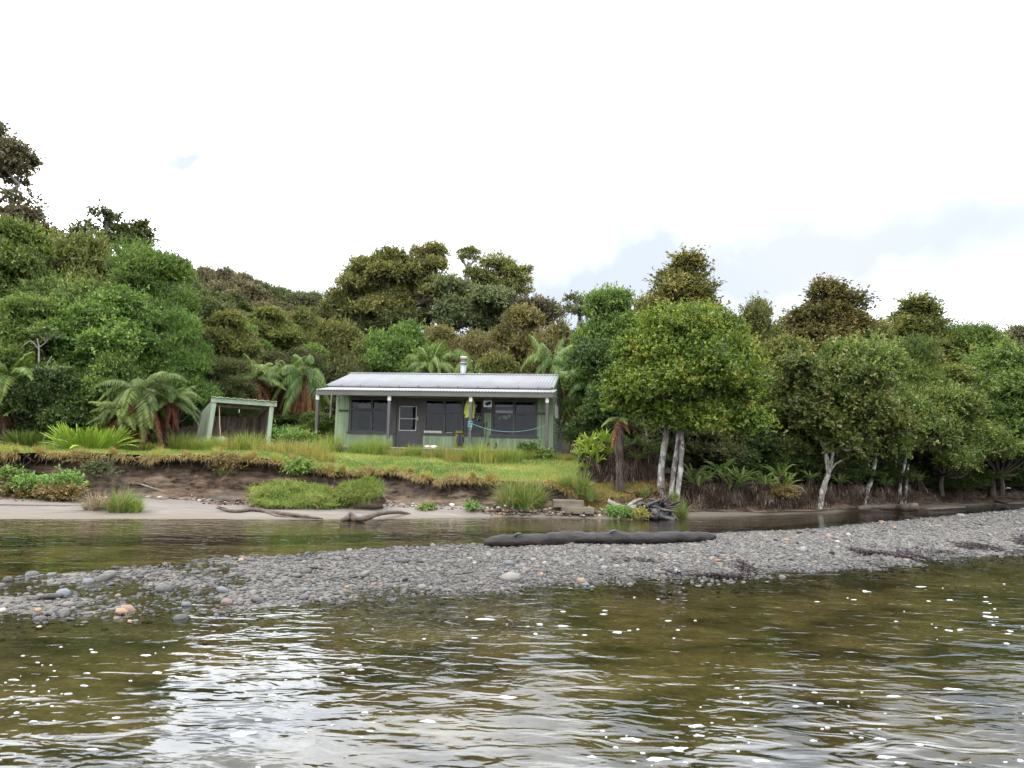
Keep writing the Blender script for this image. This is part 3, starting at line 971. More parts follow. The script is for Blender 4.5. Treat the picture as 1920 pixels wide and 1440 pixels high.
# name plate under the middle windows, its lettering too small to read
b = MB().box(-5.42, -4.66, -.07, -.047, .62, .74)
rr = np.random.default_rng(12)
for a, c in ((-5.37, -5.19), (-5.13, -5.0), (-4.94, -4.73)):
    x = a
    while x < c:
        ww = rr.uniform(.014, .026)
        b.box(x, x + .006, -.0735, -.0705, .655, .71, mi=1)
        if rr.random() < .8:
            zz_ = rr.choice([.655, .68, .702])
            b.box(x + .006, x + ww, -.0735, -.0705, zz_, zz_ + .008, mi=1)
        if rr.random() < .5:
            b.box(x + ww - .002, x + ww + .004, -.0735, -.0705, .655, .71, mi=1)
        x += ww + .014
b.build('name_plate', [plain('plate_cream', (.5, .44, .37), .6, vary=.12), plain('plate_letters', (.16, .13, .11), .7)], hut)
# flue
fx_, fy_ = -4.5, RIDGE_Y + .4
b = MB().lathe([(.0, 3.0), (.14, 3.0), (.14, 4.02), (.0, 4.02)], 18, (fx_, fy_))
fl = b.build('flue', M_STEEL, hut, smooth=True)
MB().lathe([(.0, 4.0), (.17, 4.02), (.18, 4.08), (.1, 4.1), (.0, 4.1)], 18, (fx_, fy_)).build('flue_collar', M_STEEL, fl, smooth=True)
MB().lathe([(.0, 4.1), (.12, 4.1), (.12, 4.26), (0, 4.26)], 16, (fx_, fy_)).build('flue_pipe', M_RUSTY, fl)
MB().lathe([(.0, 4.24), (.155, 4.25), (.155, 4.36), (.13, 4.385), (.0, 4.4)], 18, (fx_, fy_)).build('flue_cap', plain('cap_grey', (.32, .31, .3), .6), fl, smooth=True)

# ---- things on and around the verandah (world coordinates)
def sag(a, b_, s, n=16):
    t_ = np.linspace(0, 1, n)[:, None]
    p = np.asarray(a) * (1 - t_) + np.asarray(b_) * t_
    p[:, 2] -= s * 4 * (t_ * (1 - t_))[:, 0]
    return p


tag(MB().tube(sag(hp(-9.2, -1.2, 2.16), hp(-.3, -1.2, 2.14), .1, 30), .008, 5).build('clothes_line', plain('line_white', (.5, .5, .45))), 'thin pale clothes line strung under the verandah eave', 'clothes line')
rp = MB().tube(sag(hp(-3.02, -1.99, 1.0), hp(-.06, -1.99, .98), .3, 24), .0065, 6)
M_ROPE = plain('turquoise_rope', (.15, .33, .34), .8, scale=60)
for k in range(4):
    th = np.linspace(0, 2 * PI, 13)
    z = .88 + .065 * k
    rp.tube([hp(-3.08 + .085 * math.cos(a) / max(abs(math.cos(a)), abs(math.sin(a))), -1.875 + .085 * math.sin(a) / max(abs(math.cos(a)), abs(math.sin(a))), z + .02 * math.sin(a)) for a in th], .013, 5)
rp.tube([hp(-3.02, -1.98, .98), hp(-3.0, -2.0, .85), hp(-3.04, -1.99, .72)], .012, 5, sub=3)
tag(rp.build('rope', M_ROPE), 'turquoise rope tied to a verandah post and slung across to the next', 'rope')

# raincoat hung behind the third post
rc = thing('raincoat', hp(-3.23, -1.2, 2.06), 'yellow green raincoat hanging from the clothes line behind a post', 'raincoat', rz=-PHI)
M_COAT = plain('raincoat_cloth', (.3, .33, .03), .5, .35, vary=.3, scale=5)


def cloth_tube(rows, n=22, fold=.03, seed=0, nf=5):
    """rows: (x, z, half width, half depth)"""
    th = np.linspace(0, 2 * PI, n, endpoint=False)
    V = []
    for k, (x, z, a, d) in enumerate(rows):
        ff = 1 + fold / max(a, .05) * np.sin(th * nf + seed + k * .4) * min(1, k / 3)
        V.append(np.stack([x + a * ff * np.cos(th), d * ff * np.sin(th), np.full(n, z) + .02 * np.sin(th * 3 + seed)], -1))
    V = np.concatenate(V)
    m = len(rows)
    i, j = np.meshgrid(np.arange(m - 1), np.arange(n), indexing='ij')
    j2 = (j + 1) % n
    return MB().add(V, np.stack([i * n + j, i * n + j2, (i + 1) * n + j2, (i + 1) * n + j], -1).reshape(-1, 4))


cloth_tube([(0, 0, .06, .05), (0, -.08, .13, .08), (.0, -.18, .15, .1), (-.01, -.4, .14, .11), (-.02, -.6, .16, .12), (-.03, -.8, .19, .13)], fold=.03).build('body', M_COAT, rc, smooth=True)
cloth_tube([(0, .04, .04, .04), (0, -.02, .1, .09), (0, -.13, .12, .1), (0, -.2, .1, .08)], fold=.015, seed=2).build('hood', M_COAT, rc, smooth=True)
cloth_tube([(-.11, -.12, .05, .06), (-.16, -.3, .06, .07), (-.19, -.52, .055, .06), (-.2, -.68, .05, .05)], fold=.015, seed=1).build('sleeve', M_COAT, rc, smooth=True)
cloth_tube([(.11, -.12, .05, .06), (.15, -.3, .055, .07), (.15, -.5, .05, .06), (.12, -.64, .05, .05)], fold=.015, seed=3).build('sleeve', M_COAT, rc, smooth=True)

# backpack
bpk = thing('backpack', hp(-3.72, -.85, .0), 'yellow and dark blue hiking backpack standing against the hut wall', 'backpack', rz=-PHI + .2)
bpk.scale = (.85, .85, .85)
def blob_mesh(c, r, n=20, m=12, p=2.6, noise=.05, seed=0):
    u = np.linspace(0, 2 * PI, n, endpoint=False); v_ = np.linspace(-PI / 2, PI / 2, m)
    sg = lambda a: np.sign(a) * np.abs(a) ** (2 / p)
    U, Vv = np.meshgrid(u, v_)
    P = np.stack([sg(np.cos(Vv)) * sg(np.cos(U)), sg(np.cos(Vv)) * sg(np.sin(U)), sg(np.sin(Vv))], -1)
    P = P * (1 + noise * fbm(P[..., 0] + seed, P[..., 1], P[..., 2], s=2.0, o=3))[..., None] * np.asarray(r) + np.asarray(c)
    i, j = np.meshgrid(np.arange(m - 1), np.arange(n), indexing='ij')
    j2 = (j + 1) % n
    return P.reshape(-1, 3), np.stack([i * n + j, i * n + j2, (i + 1) * n + j2, (i + 1) * n + j], -1).reshape(-1, 4)


MB().add(*blob_mesh((0, .08, .4), (.24, .14, .4))).build('pack_body', plain('pack_yellow', (.14, .13, .02), .7), bpk, smooth=True)
MB().add(*blob_mesh((.03, -.03, .42), (.17, .09, .3), seed=3)).build('front_panel', plain('pack_navy', (.012, .013, .03), .6), bpk, smooth=True)
MB().add(*blob_mesh((0, .05, .79), (.22, .15, .09), seed=5)).build('lid', plain('pack_olive', (.12, .115, .022), .7), bpk, smooth=True)
b = MB()
for s_ in (-.1, .1):
    b.tube([[s_ + .03, -.11, .66], [s_ * .9 + .03, -.16, .5], [s_ + .03, -.14, .28], [s_ * 1.3 + .03, -.05, .16]], .018, 6, sub=3)
b.build('shoulder_strap', plain('strap_grey', (.09, .09, .11), .8), bpk, smooth=True)

for k, (xa, za, xb_, lab) in enumerate(((-2.86, 1.05, -2.98, 'black trekking pole leaning on the hut wall, tilted outward at its tip'), (-2.74, 1.09, -2.76, 'black trekking pole standing upright by the right hand window frame'))):
    tp = thing('trekking_pole', hp(xb_, -.28, 0), lab, 'trekking pole', 'trekking poles by the hut wall', rz=-PHI)
    dx = xa - xb_
    MB().tube([[0, 0, 0], [dx * .5, .12, za * .5], [dx, .24, za]], [.006, .009, .01], 6).build('shaft', plain('pole_black', (.012, .012, .014), .4), tp)
    MB().tube([[dx * .98, .235, za * .86], [dx, .24, za], [dx * 1.01, .245, za + .06]], [.016, .022, .026], 8).build('grip', plain('grip_black', (.01, .01, .01), .8), tp)
    MB().lathe([(0, .06), (.045, .062), (.045, .07), (0, .075)], 10).build('basket', plain('basket_black', (.012, .012, .012), .6), tp)


def boot(loc, rz, lab):
    o = thing('boot', loc, lab, 'boot', 'boots on the deck', rz=rz)
    MB().add(*blob_mesh((0, -.02, .055), (.05, .15, .06))).add(*blob_mesh((0, .07, .15), (.048, .06, .13), seed=2)).build('upper', plain('boot_dark', (.02, .018, .016), .6), o, smooth=True)
    MB().add(*blob_mesh((0, -.02, .012), (.055, .16, .016), p=4)).build('sole', plain('boot_sole', (.008, .008, .008), .9), o)


boot(hp(-2.5, -.75, 0), .3, 'dark walking boot on the deck beside the trekking poles')
boot(hp(-2.22, -.75, 0), -.2, 'dark walking boot on the deck below the large window')
for k, (x, sx, c, lab) in enumerate(((-4.86, .12, (.42, .35, .28), 'tan crumpled bundle on the deck edge below the name plate'), (-4.6, .14, (.62, .6, .56), 'white crumpled cloth on the deck edge below the name plate'))):
    o = MB().add(*blob_mesh((0, 0, .05), (sx, .1, .06), noise=.25, seed=k * 4)).build('cloth_bundle', plain('bundle_%s' % ('tan', 'white')[k], c, .9), smooth=True)
    o.location = hp(x, -1.6, 0)
    tag(o, lab, 'cloth')

# pole behind the verandah end
po = MB().tube([hp(-10.0, .9, -.5), hp(-9.95, .9, 2.9)], .05, 8).build('fence_post', BARKG)
tag(po, 'weathered grey pole standing behind the left end of the verandah roof', 'pole')

# ------------------------------------------------------------------ open wood shed
SY, SROT = 27.5, .52
sl_ = at(388, 828, SY)
SZ = gz(sl_[0], SY)
shed = thing('shed', (sl_[0], SY, SZ - .05), 'small leaning open fronted wood shed of faded green boards beside the ferns', 'shed', rz=SROT)
kx = ray(504, 820); kx = kx[0] / kx[1]
lw = (kx * SY - sl_[0]) / (math.cos(SROT) - kx * math.sin(SROT))
SYR = SY + lw * math.sin(SROT)
def sx(px, py, y=0.0):
    p = at(px, py, SY + y)
    return [p[0] - sl_[0], y, p[2] - (SZ - .05)]
TL = [.16, 0, at(397, 752, SY)[2] - SZ + .05]
TR = [lw + .07, 0, at(509, 760, SYR)[2] - SZ + .05]
bl_, br_ = [0, 0, -.1], [lw, 0, -.1]
MB().beam(bl_, TL, .16, .1).build('post', M_SHEDG, shed)
MB().beam([lw - .03, 0, -.1], [TR[0] - .03, 0, TR[2]], .15, .1).build('post', M_SHEDG, shed)
DB = 2.25
lt = np.array([TL[0] - TL[0], 0, 0])
top = lambda p, y: [p[0], y, p[2] - .28 * y / DB * 1.2]
# roof: fascia and sheets
a = np.array([TL[0] - .12, 0, TL[2] + .08]); c = np.array([TR[0] + .14, 0, TR[2] + .07])
MB().beam(a + [0, -.06, -.03], c + [0, -.06, -.03], .05, .17).build('fascia', M_SHEDG, shed)
b = MB()
nn = 60
X = np.linspace(0, 1, nn)
P0 = a[None] * (1 - X)[:, None] + c[None] * X[:, None] + np.array([0, -.16, .085])
P0[:, 2] += .014 * np.sin(X * 60)
P1 = P0 + np.array([-.05, DB + .2, -.42])
i = np.arange(nn - 1)
b.add(np.vstack([P0, P1, P0 - [0, 0, .02], P1 - [0, 0, .02]]), np.concatenate([np.stack([i, i + 1, nn + i + 1, nn + i], -1), np.stack([2 * nn + i, 3 * nn + i, 3 * nn + i + 1, 2 * nn + i + 1], -1), np.stack([i, 2 * nn + i, 2 * nn + i + 1, i + 1], -1)]))
b.build('roof', noisy('mossy_roof', (.1, .15, .08), (.3, .36, .26), 3, .8, .2, .3, .02), shed)


def plank_wall(p00, p10, p11, p01, n, mat, name, gap=.006, th=.03, seed=0, parent=shed, nrm=(0, 1, 0)):
    p00, p10, p11, p01 = map(np.array, (p00, p10, p11, p01))
    b = MB(); r = np.random.default_rng(seed)
    nrm = np.array(nrm)
    for k in range(n):
        f0, f1 = k / n + gap, (k + 1) / n - gap
        q = [p00 * (1 - f0) + p10 * f0, p00 * (1 - f1) + p10 * f1, p01 * (1 - f1) + p11 * f1, p01 * (1 - f0) + p11 * f0]
        q[0] = q[0] + [0, 0, r.uniform(-.05, .08)]; q[1] = q[1] + [0, 0, r.uniform(-.05, .08)]
        V = np.vstack([q, [k_ + nrm * th for k_ in q]]) + nrm * r.uniform(-.008, .008)
        b.add(V, [[0, 1, 2, 3], [7, 6, 5, 4], [0, 4, 5, 1], [3, 2, 6, 7], [0, 3, 7, 4], [1, 5, 6, 2]], tint=r.random())
    return b.build(name, mat, parent)


t = NT('shed_boards')
o_ = t.n('TexCoord').outputs['Object']
at_ = t.n('Attribute', _attribute_name='tint').outputs['Fac']
cc = t.ramp(t.noise(4, 6, .65, t.n('Mapping', Vector=o_, Scale=(3, 3, .3)).outputs[0]), [(.3, (.07, .052, .044)), (.7, (.22, .175, .15))])
cc = t.mix(1.0, cc, t.ramp(at_, [(0, (.6, .6, .6)), (1, (1.2, 1.15, 1.1))]), 'MULTIPLY')
M_BOARD = t.done(cc, .9, .1, t.bump(t.noise(12, 4, .6, o_), .4, .01))
plank_wall([-.12, DB, -.1], [lw - .1, DB, -.1], [TR[0] - .1, DB, TR[2] - .42], [TL[0] - .12, DB, TL[2] - .42], 11, M_BOARD, 'back_wall', seed=3)
plank_wall([-.05, .06, -.1], [-.17, DB, -.1], [TL[0] - .14, DB, TL[2] - .36], [TL[0] - .06, .06, TL[2]], 7, M_SHEDG, 'side_wall', seed=4, nrm=(-1, 0, 0))
plank_wall([lw - .08, .06, -.1], [lw - .12, DB - .02, -.1], [TR[0] - .12, DB - .02, TR[2] - .4], [TR[0] - .1, .06, TR[2]], 7, M_BOARD, 'side_wall', seed=5, nrm=(1, 0, 0))
MB().beam([.6, DB - .05, .35], [1.35, DB - .05, 1.1], .04, .09).build('brace', M_BOARD, shed)
MB().beam([-.1, DB - .06, .42], [lw - .12, DB - .06, .45], .05, .06).beam([lw * .82, DB - .06, 0], [lw * .84, DB - .06, TR[2] - .45], .06, .08).build('rail', M_PLANK, shed)
MB().beam([TL[0], .5, TL[2] - .12], [TR[0] - .1, .5, TR[2] - .12], .05, .1).build('rafter', M_PLANK, shed)
MB().tube([[TL[0] + .9, -.02, TL[2] - .25], [TL[0] + .9, -.02, TL[2] - .38]], .012, 6).build('hook', M_WHITE, shed)
# spade and bucket
sp = thing('spade', (sl_[0] + .42, SY + .12, SZ), 'spade with blue grey blade and long wooden handle leaning inside the shed', 'spade')
MB().tube([[.0, .1, .3], [-.1, .14, .95], [-.17, .18, 1.55]], .017, 8).build('handle', plain('spade_handle', (.35, .24, .16), .7), sp)
MB().add([[x, y + .0, z] for y in (0, .012) for x, z in ((-.16, .02), (.12, .1), (.2, .38), (.12, .44), (-.1, .38))], [[0, 1, 2, 3], [8, 7, 6, 5], [0, 5, 6, 1], [1, 6, 7, 2], [2, 7, 8, 3]], [[0, 3, 4], [5, 9, 8], [3, 8, 9], [3, 9, 4], [4, 9, 5], [4, 5, 0]]).build('blade', plain('spade_blade', (.25, .27, .33), .45, .5, .3), sp)
bk_ = thing('bucket', (sl_[0] + .22, SY + .02, SZ - .02), 'dark blue bucket beside the spade at the foot of the shed post', 'bucket')
MB().lathe([(0, 0), (.12, 0), (.15, .3), (.155, .3), (.155, .32), (.14, .32), (.115, .03), (0, .03)], 18).build('body', plain('bucket_plastic', (.05, .06, .085), .5), bk_, smooth=True)
MB().tube([[.15 * math.cos(a), -.02, .3 + .12 * math.sin(a)] for a in np.linspace(0, PI, 9)], .006, 5).build('handle', plain('bucket_handle', (.3, .3, .3), .4), bk_)
#PART3
# ------------------------------------------------------------------ foliage
def unit(v): return v / (np.linalg.norm(v, axis=-1, keepdims=True) + 1e-9)


def sub_lobes(ells, sub, r, k=.62, under=-.45, flat=.8):
    S = []
    for e in ells:
        c, q = np.array(e[:3]), np.array(e[3:6])
        area = 4 * PI * ((q[0] * q[1]) ** 1.6 / 3 + (q[0] * q[2]) ** 1.6 / 3 + (q[1] * q[2]) ** 1.6 / 3) ** (1 / 1.6)
        n = max(3, int(k * area / sub ** 2))
        d = unit(r.normal(0, 1, (n * 2, 3)))
        d = d[d[:, 2] > under][:n]
        p = c + d * np.maximum(q - sub * .55, q * .35) * np.clip(r.normal(.95, .15, (len(d), 1)), .5, 1.35)
        rad = sub * np.exp(r.normal(-.12, .36, len(d)))
        S.append(np.column_stack([p, rad]))
    return np.vstack(S)


def crown(name, ells, sub, L, W, lai, mat, seed, up=.6, tail=.13, flat=.78, under=-.35, core=.72, spread=.55, fold=.12, sprig=0.0, k=.72, parent=None, link=True):
    r = np.random.default_rng(seed)
    S = sub_lobes(ells, sub, r, k=k)
    per = 9
    cnt = np.maximum(2, (lai * 2 * PI * S[:, 3] ** 2 / (.5 * L * W) / per)).astype(int)
    ti = np.repeat(np.arange(len(S)), cnt)
    nt_ = len(ti)
    d = unit(r.normal(0, 1, (nt_, 3)))
    d[:, 2] = np.where(d[:, 2] < under, -d[:, 2], d[:, 2])
    root_ = S[ti, :3] + d * (S[ti, 3] * np.clip(.78 + r.normal(0, .2, nt_), .1, 1.2))[:, None] * np.array([1, 1, flat])
    tdir = unit(d * .8 + r.normal(0, .45, (nt_, 3)) + np.array([0, 0, .25 + 2.0 * sprig]))
    tl = L * (1.1 + r.exponential(.9 + 3 * tail, nt_)).clip(0, 4.5) * (1 + 2.2 * sprig * np.clip(d[:, 2], 0, 1))
    tk = np.repeat(np.arange(nt_), per)
    u_ = np.tile((np.arange(per) + .6) / per, nt_) + r.normal(0, .04, nt_ * per)
    n = len(tk)
    idx = ti[tk]
    P = root_[tk] + tdir[tk] * (tl[tk] * u_)[:, None]
    P[:, 2] -= (tl[tk] * .18 * u_ ** 2)
    d0 = d
    d = d[tk]
    keep = np.ones(n, bool)
    for e in ells:
        q = np.array(e[3:6])
        keep &= ~((((P - np.array(e[:3])) / np.maximum(q - sub * .8, q * .3)) ** 2).sum(1) < core ** 2) | (r.random(n) < .12)
    P, d, idx, tk = P[keep], d[keep], idx[keep], tk[keep]
    n = len(P)
    N = unit(d * .45 + np.array([0, 0, up]) + r.normal(0, spread, (n, 3)))
    A = unit(tdir[tk] * .7 + r.normal(0, .62, (n, 3)) + np.array([0, 0, -.05]))
    tw_t = r.normal(0, .14, nt_)
    lobe_t = r.random(len(S))
    tint = np.clip(.48 + (lobe_t[idx] - .5) * .55 + tw_t[tk] + r.normal(0, .16, n), 0, 1)
    s = r.uniform(.5, 1.4, n)
    b = MB().leaves(P, A, N, L * s, W * s, fold=fold, tint=tint)
    return b.build(name, mat, parent, link=link), S


def skeleton(ells, S, base, r0, seed, twigs=.35, lean=(0, 0), b=None, n=7, forks=None, twig_r=.018):
    """tapered trunk from base, limbs to each ellipsoid, thinner branches to leaf clumps"""
    r = np.random.default_rng(seed)
    b = b or MB()
    E = np.array(ells)[:, :6]
    cen = (E[:, :3] * (E[:, 3:4] ** 2)).sum(0) / (E[:, 3] ** 2).sum()
    low = E[:, 2].min()
    fork = np.array([base[0] * .6 + cen[0] * .4 + lean[0], base[1] * .6 + cen[1] * .4 + lean[1], base[2] + (max(low, base[2] + 1) - base[2]) * .7])
    mid = (np.array(base) + fork) / 2 + r.normal(0, .08, 3) * [1, 1, 0]
    b.tube([base, mid, fork], [r0 * 1.25, r0, r0 * .85], n, .25, sub=4, seed=seed)
    for e in E:
        c = e[:3] - [0, 0, e[5] * .25]
        m = fork * .5 + c * .5 + r.normal(0, .15, 3) * e[3] - [0, 0, .12 * np.linalg.norm(c - fork)]
        b.tube([fork - [0, 0, .1], m, c], [r0 * .62, r0 * .42, r0 * .2], 6, .2, sub=4, seed=seed + 3)
        d2 = ((S[:, :3] - e[:3]) ** 2).sum(1) < (e[3] * 1.2) ** 2
        for q in S[d2]:
            if r.random() < twigs:
                a = c + (m - c) * r.uniform(0, .6)
                b.tube([a, a * .5 + q[:3] * .5 + r.normal(0, .08, 3) - [0, 0, .05], q[:3]], [twig_r * 1.6, twig_r, twig_r * .4], 4, caps=False)
    return b


def proto_tree(name, ells, sub, L, W, lai, mat, seed, r0=.14, bark=None, H=None, twigs=.2, **kw):
    root = bpy.data.objects.new(name, None)
    root.empty_display_size = .1
    c, S = crown('crown', ells, sub, L, W, lai, mat, seed, parent=root, link=False, **kw)
    tr = skeleton(ells, S, (0, 0, -.4), r0, seed, twigs).build('trunk', bark or BARK, root, smooth=True, link=False)
    z = np.empty(len(c.data.vertices) * 3, np.float32)
    c.data.vertices.foreach_get('co', z)
    z = z.reshape(-1, 3)
    ext = (float(np.percentile(z[:, 2], 99.7)), float(np.percentile(z[:, 0], 99) - np.percentile(z[:, 0], 1)), float((np.percentile(z[:, 0], 99) + np.percentile(z[:, 0], 1)) / 2))
    return (root, [c, tr]), ext


rp_ = np.random.default_rng(21)


def dome(seed, W, H, z0, n, rr=.5):
    """uneven cluster of ellipsoids between z0 and H"""
    r = np.random.default_rng(seed)
    E = [(0, 0, z0 + (H - z0) * .45, W * .3, W * .3, (H - z0) * .4), (r.uniform(-.12, .12) * W, r.uniform(-.1, .1) * W, H - W * .13, W * .2, W * .2, W * .13)]
    for k in range(n):
        a = 2 * PI * k * .381 + r.uniform(-.4, .4)
        f = (k + .5) / n
        zz = z0 + (H - z0) * (.12 + .76 * f + r.uniform(-.06, .06))
        wz = W * .5 * math.sqrt(max(.06, 1 - (.9 * f) ** 2)) * r.uniform(.55, .95)
        q = W * rr * r.uniform(.22, .46)
        E.append((wz * math.cos(a), wz * math.sin(a), zz, q, q, q * r.uniform(.5, .8)))
    return E


PR = {}
PR['oval'] = proto_tree('broadleaf_tree', dome(1, 5.2, 8, 1.2, 11), .46, .135, .075, 1.45, M_FOL, 11)
PR['lump'] = proto_tree('broadleaf_tree', dome(2, 6, 7, .8, 13, .55), .5, .15, .08, 1.4, M_FOL, 12, spread=.65)
PR['feather'] = proto_tree('feathery_tree', dome(3, 5, 7.5, .8, 14, .42), .4, .135, .045, 1.4, M_FOL, 13, sprig=.28, up=.25)
PR['wide'] = proto_tree('spreading_tree', dome(4, 7, 6, 1.2, 14, .45), .46, .135, .072, 1.4, M_FOL, 14)
PR['cone'] = proto_tree('conical_tree', [(0, 0, 2.6, 2.2, 2.2, 1.7), (.2, .2, 4.2, 1.6, 1.6, 1.4), (-.15, 0, 5.8, 1.05, 1.05, 1.2), (.1, .1, 7.1, .65, .65, .9), (-.05, 0, 8.2, .3, .3, .6), (1.7, -.3, 3.2, .9, .9, .75), (-1.8, -.4, 3.6, .85, .9, .7), (1.2, -.5, 5.0, .65, .7, .6), (-1.2, -.3, 5.4, .6, .6, .6), (.5, -1.3, 4.4, .8, .8, .7), (-.8, -1.7, 2.4, 1, .9, .9), (.75, 0, 6.6, .42, .42, .55), (-.7, .1, 6.9, .4, .4, .5), (.45, .2, 7.7, .3, .3, .5), (1.0, 1.2, 4.6, .8, .8, .7), (-1.1, 1.2, 4.2, .8, .8, .8)], .4, .115, .062, 1.45, M_FOL, 15, sprig=.25)
PR['upright'] = proto_tree('upright_tree', [(0, 0, 3.4, 1.7, 1.7, 2.2), (-.9, -.3, 5.6, .8, .8, 1.2), (.6, .1, 6.3, .9, .9, 1.2), (1.2, -.4, 4.6, .9, .9, 1.0), (-1.4, -.3, 3.6, .9, .9, 1.1), (.1, -.9, 4.9, 1, .9, 1.1), (.3, -1.4, 2.6, 1.1, .9, 1), (.1, .2, 7.2, .5, .5, .7)], .38, .12, .062, 1.4, M_FOL, 16, sprig=.35)
PR['shrub'] = proto_tree('shrub', dome(7, 3, 2.6, .25, 9, .55), .3, .1, .055, 1.6, M_FOL, 17, r0=.05)
PR['cloud'] = proto_tree('hill_tree', dome(8, 7.5, 7, 2.0, 15, .5), .75, .27, .17, 1.5, M_FOL, 18, r0=.2, twigs=.05, flat=.6, up=.8)
PR['cloud2'] = proto_tree('hill_tree', dome(9, 6.5, 7.5, 1.5, 12, .6), .7, .27, .17, 1.5, M_FOL, 19, r0=.2, twigs=.05, flat=.6, up=.8)


def tree(kind, mat, px, py, wpx, Y, label, cat='tree', group=None, seed=0, bark=None, zoff=0.0, wmax=None):
    proto, (H, Wd, cx) = PR[kind]
    top = at(px, py, Y)
    g = gz(top[0], Y)
    sz = (top[2] - g + zoff) / H
    sx_ = wpx * Y / 1400.0 / Wd
    rz = (seed * 2.399) % (2 * PI)
    mats = {}
    if bark:
        mats['trunk'] = bark
    return place(proto, (top[0] - cx * sx_ * math.cos(rz) * 0, Y, g - zoff), (sx_, sx_ * .95, sz), rz, label, cat, group, mats, color=PAL[mat])


# --- trees left of the shed
T = tree
T('oval', 'green', 35, 425, 210, 32, 'tall green broadleaf tree at the left edge below the sparse crowned emergent tree', seed=1)
T('lump', 'mixed', 165, 445, 200, 36, 'tall olive tree with pale yellowish sprays beneath the flat topped emergent', seed=2)
T('feather', 'green', 285, 470, 190, 34, 'tall feathery green tree at the right shoulder of the forest beside the open sky', seed=3)
T('lump', 'green', 205, 552, 235, 28.5, 'light green rounded tree bulging forward above the tall rust skirted tree fern', seed=4)
T('wide', 'mixed', 130, 520, 220, 31, 'pale speckled tree with whitish leaf sprays between two green crowns', seed=14)
T('oval', 'green', 55, 560, 165, 27.5, 'green bushy tree above the tree fern at the left edge', seed=5)
T('feather', 'green', 340, 590, 120, 29.5, 'bright green slender tree between the tall fern and the shed', seed=6)
T('oval', 'olive', 425, 588, 125, 37, 'olive dome shaped tree rising behind the shed', seed=7)
T('feather', 'dusk', 425, 675, 110, 31.5, 'dark fine leaved bush directly behind the shed roof', 'bush', seed=8)
T('shrub', 'deep', 120, 690, 150, 26.2, 'dark green shrub behind the bright yellow green fern bush', 'shrub', seed=9)
T('shrub', 'green', 205, 665, 130, 26.8, 'green shrub left of the rust skirted tree fern', 'shrub', seed=10)
T('shrub', 'deep', 55, 720, 120, 26.6, 'low dark shrub under the tree fern at the left edge', 'shrub', seed=11)
T('shrub', 'deep', 318, 725, 80, 30.5, 'dark shrub in the shade left of the shed wall', 'shrub', seed=12)
T('shrub', 'deep', -60, 640, 260, 27, 'dark shrub running out of the picture at the left edge', 'shrub', seed=13)
T('oval', 'green', -110, 420, 220, 30, 'green broadleaf tree cut off by the left picture edge', seed=15)
T('shrub', 'deep', 560, 775, 130, 34.5, 'dark green shrub between the shed and the verandah end', 'shrub', seed=16)
T('shrub', 'green', 605, 775, 80, 33.4, 'small green shrub tucked behind the end post of the verandah', 'shrub', seed=17)

# --- trees behind the hut
mids = [('oval', 'olive', 500, 580, 130, 47, 'olive green tree above the two joined tree ferns'), ('oval', 'green', 462, 610, 90, 42, 'fresh green narrow tree between the olive dome and the fern pair'),
        ('lump', 'olive', 560, 588, 120, 52, 'dull olive rounded tree left of the hut roof ridge'), ('wide', 'olive', 632, 612, 120, 48, 'brownish olive tree above the left end of the hut roof'),
        ('oval', 'green', 590, 650, 90, 42, 'green bushy tree at the left roof corner'), ('lump', 'green', 752, 612, 150, 43, 'light green spreading tree above the middle of the hut roof'),
        ('oval', 'mixed', 690, 640, 110, 44, 'mottled green tree above the roof, left of the light green one'), ('oval', 'brown', 832, 618, 100, 48, 'reddish brown tree just behind the light green tree over the roof'),
        ('wide', 'brown', 900, 640, 130, 45, 'brown olive bush to the right of the stove flue'), ('oval', 'brown', 985, 580, 150, 47, 'large bronze brown tree behind the right half of the roof'),
        ('lump', 'brown', 1040, 612, 110, 43, 'bronze tree touching the glossy green tree right of the hut'), ('shrub', 'green', 800, 655, 110, 40.5, 'fresh green shrub beside the stove flue'),
        ('shrub', 'dusk', 660, 672, 120, 40.5, 'dusky green shrub behind the left roof slope'), ('shrub', 'olive', 940, 672, 130, 40, 'olive shrub behind the roof ridge near its right end'),
        ('wide', 'dusk', 540, 660, 130, 41, 'dark tree in the gap behind the fern pair')]
for i, (k, m, px, py, wd, Y, lab) in enumerate(mids):
    T(k, m, px, py, wd, Y, lab, 'shrub' if k == 'shrub' else 'tree', seed=20 + i)

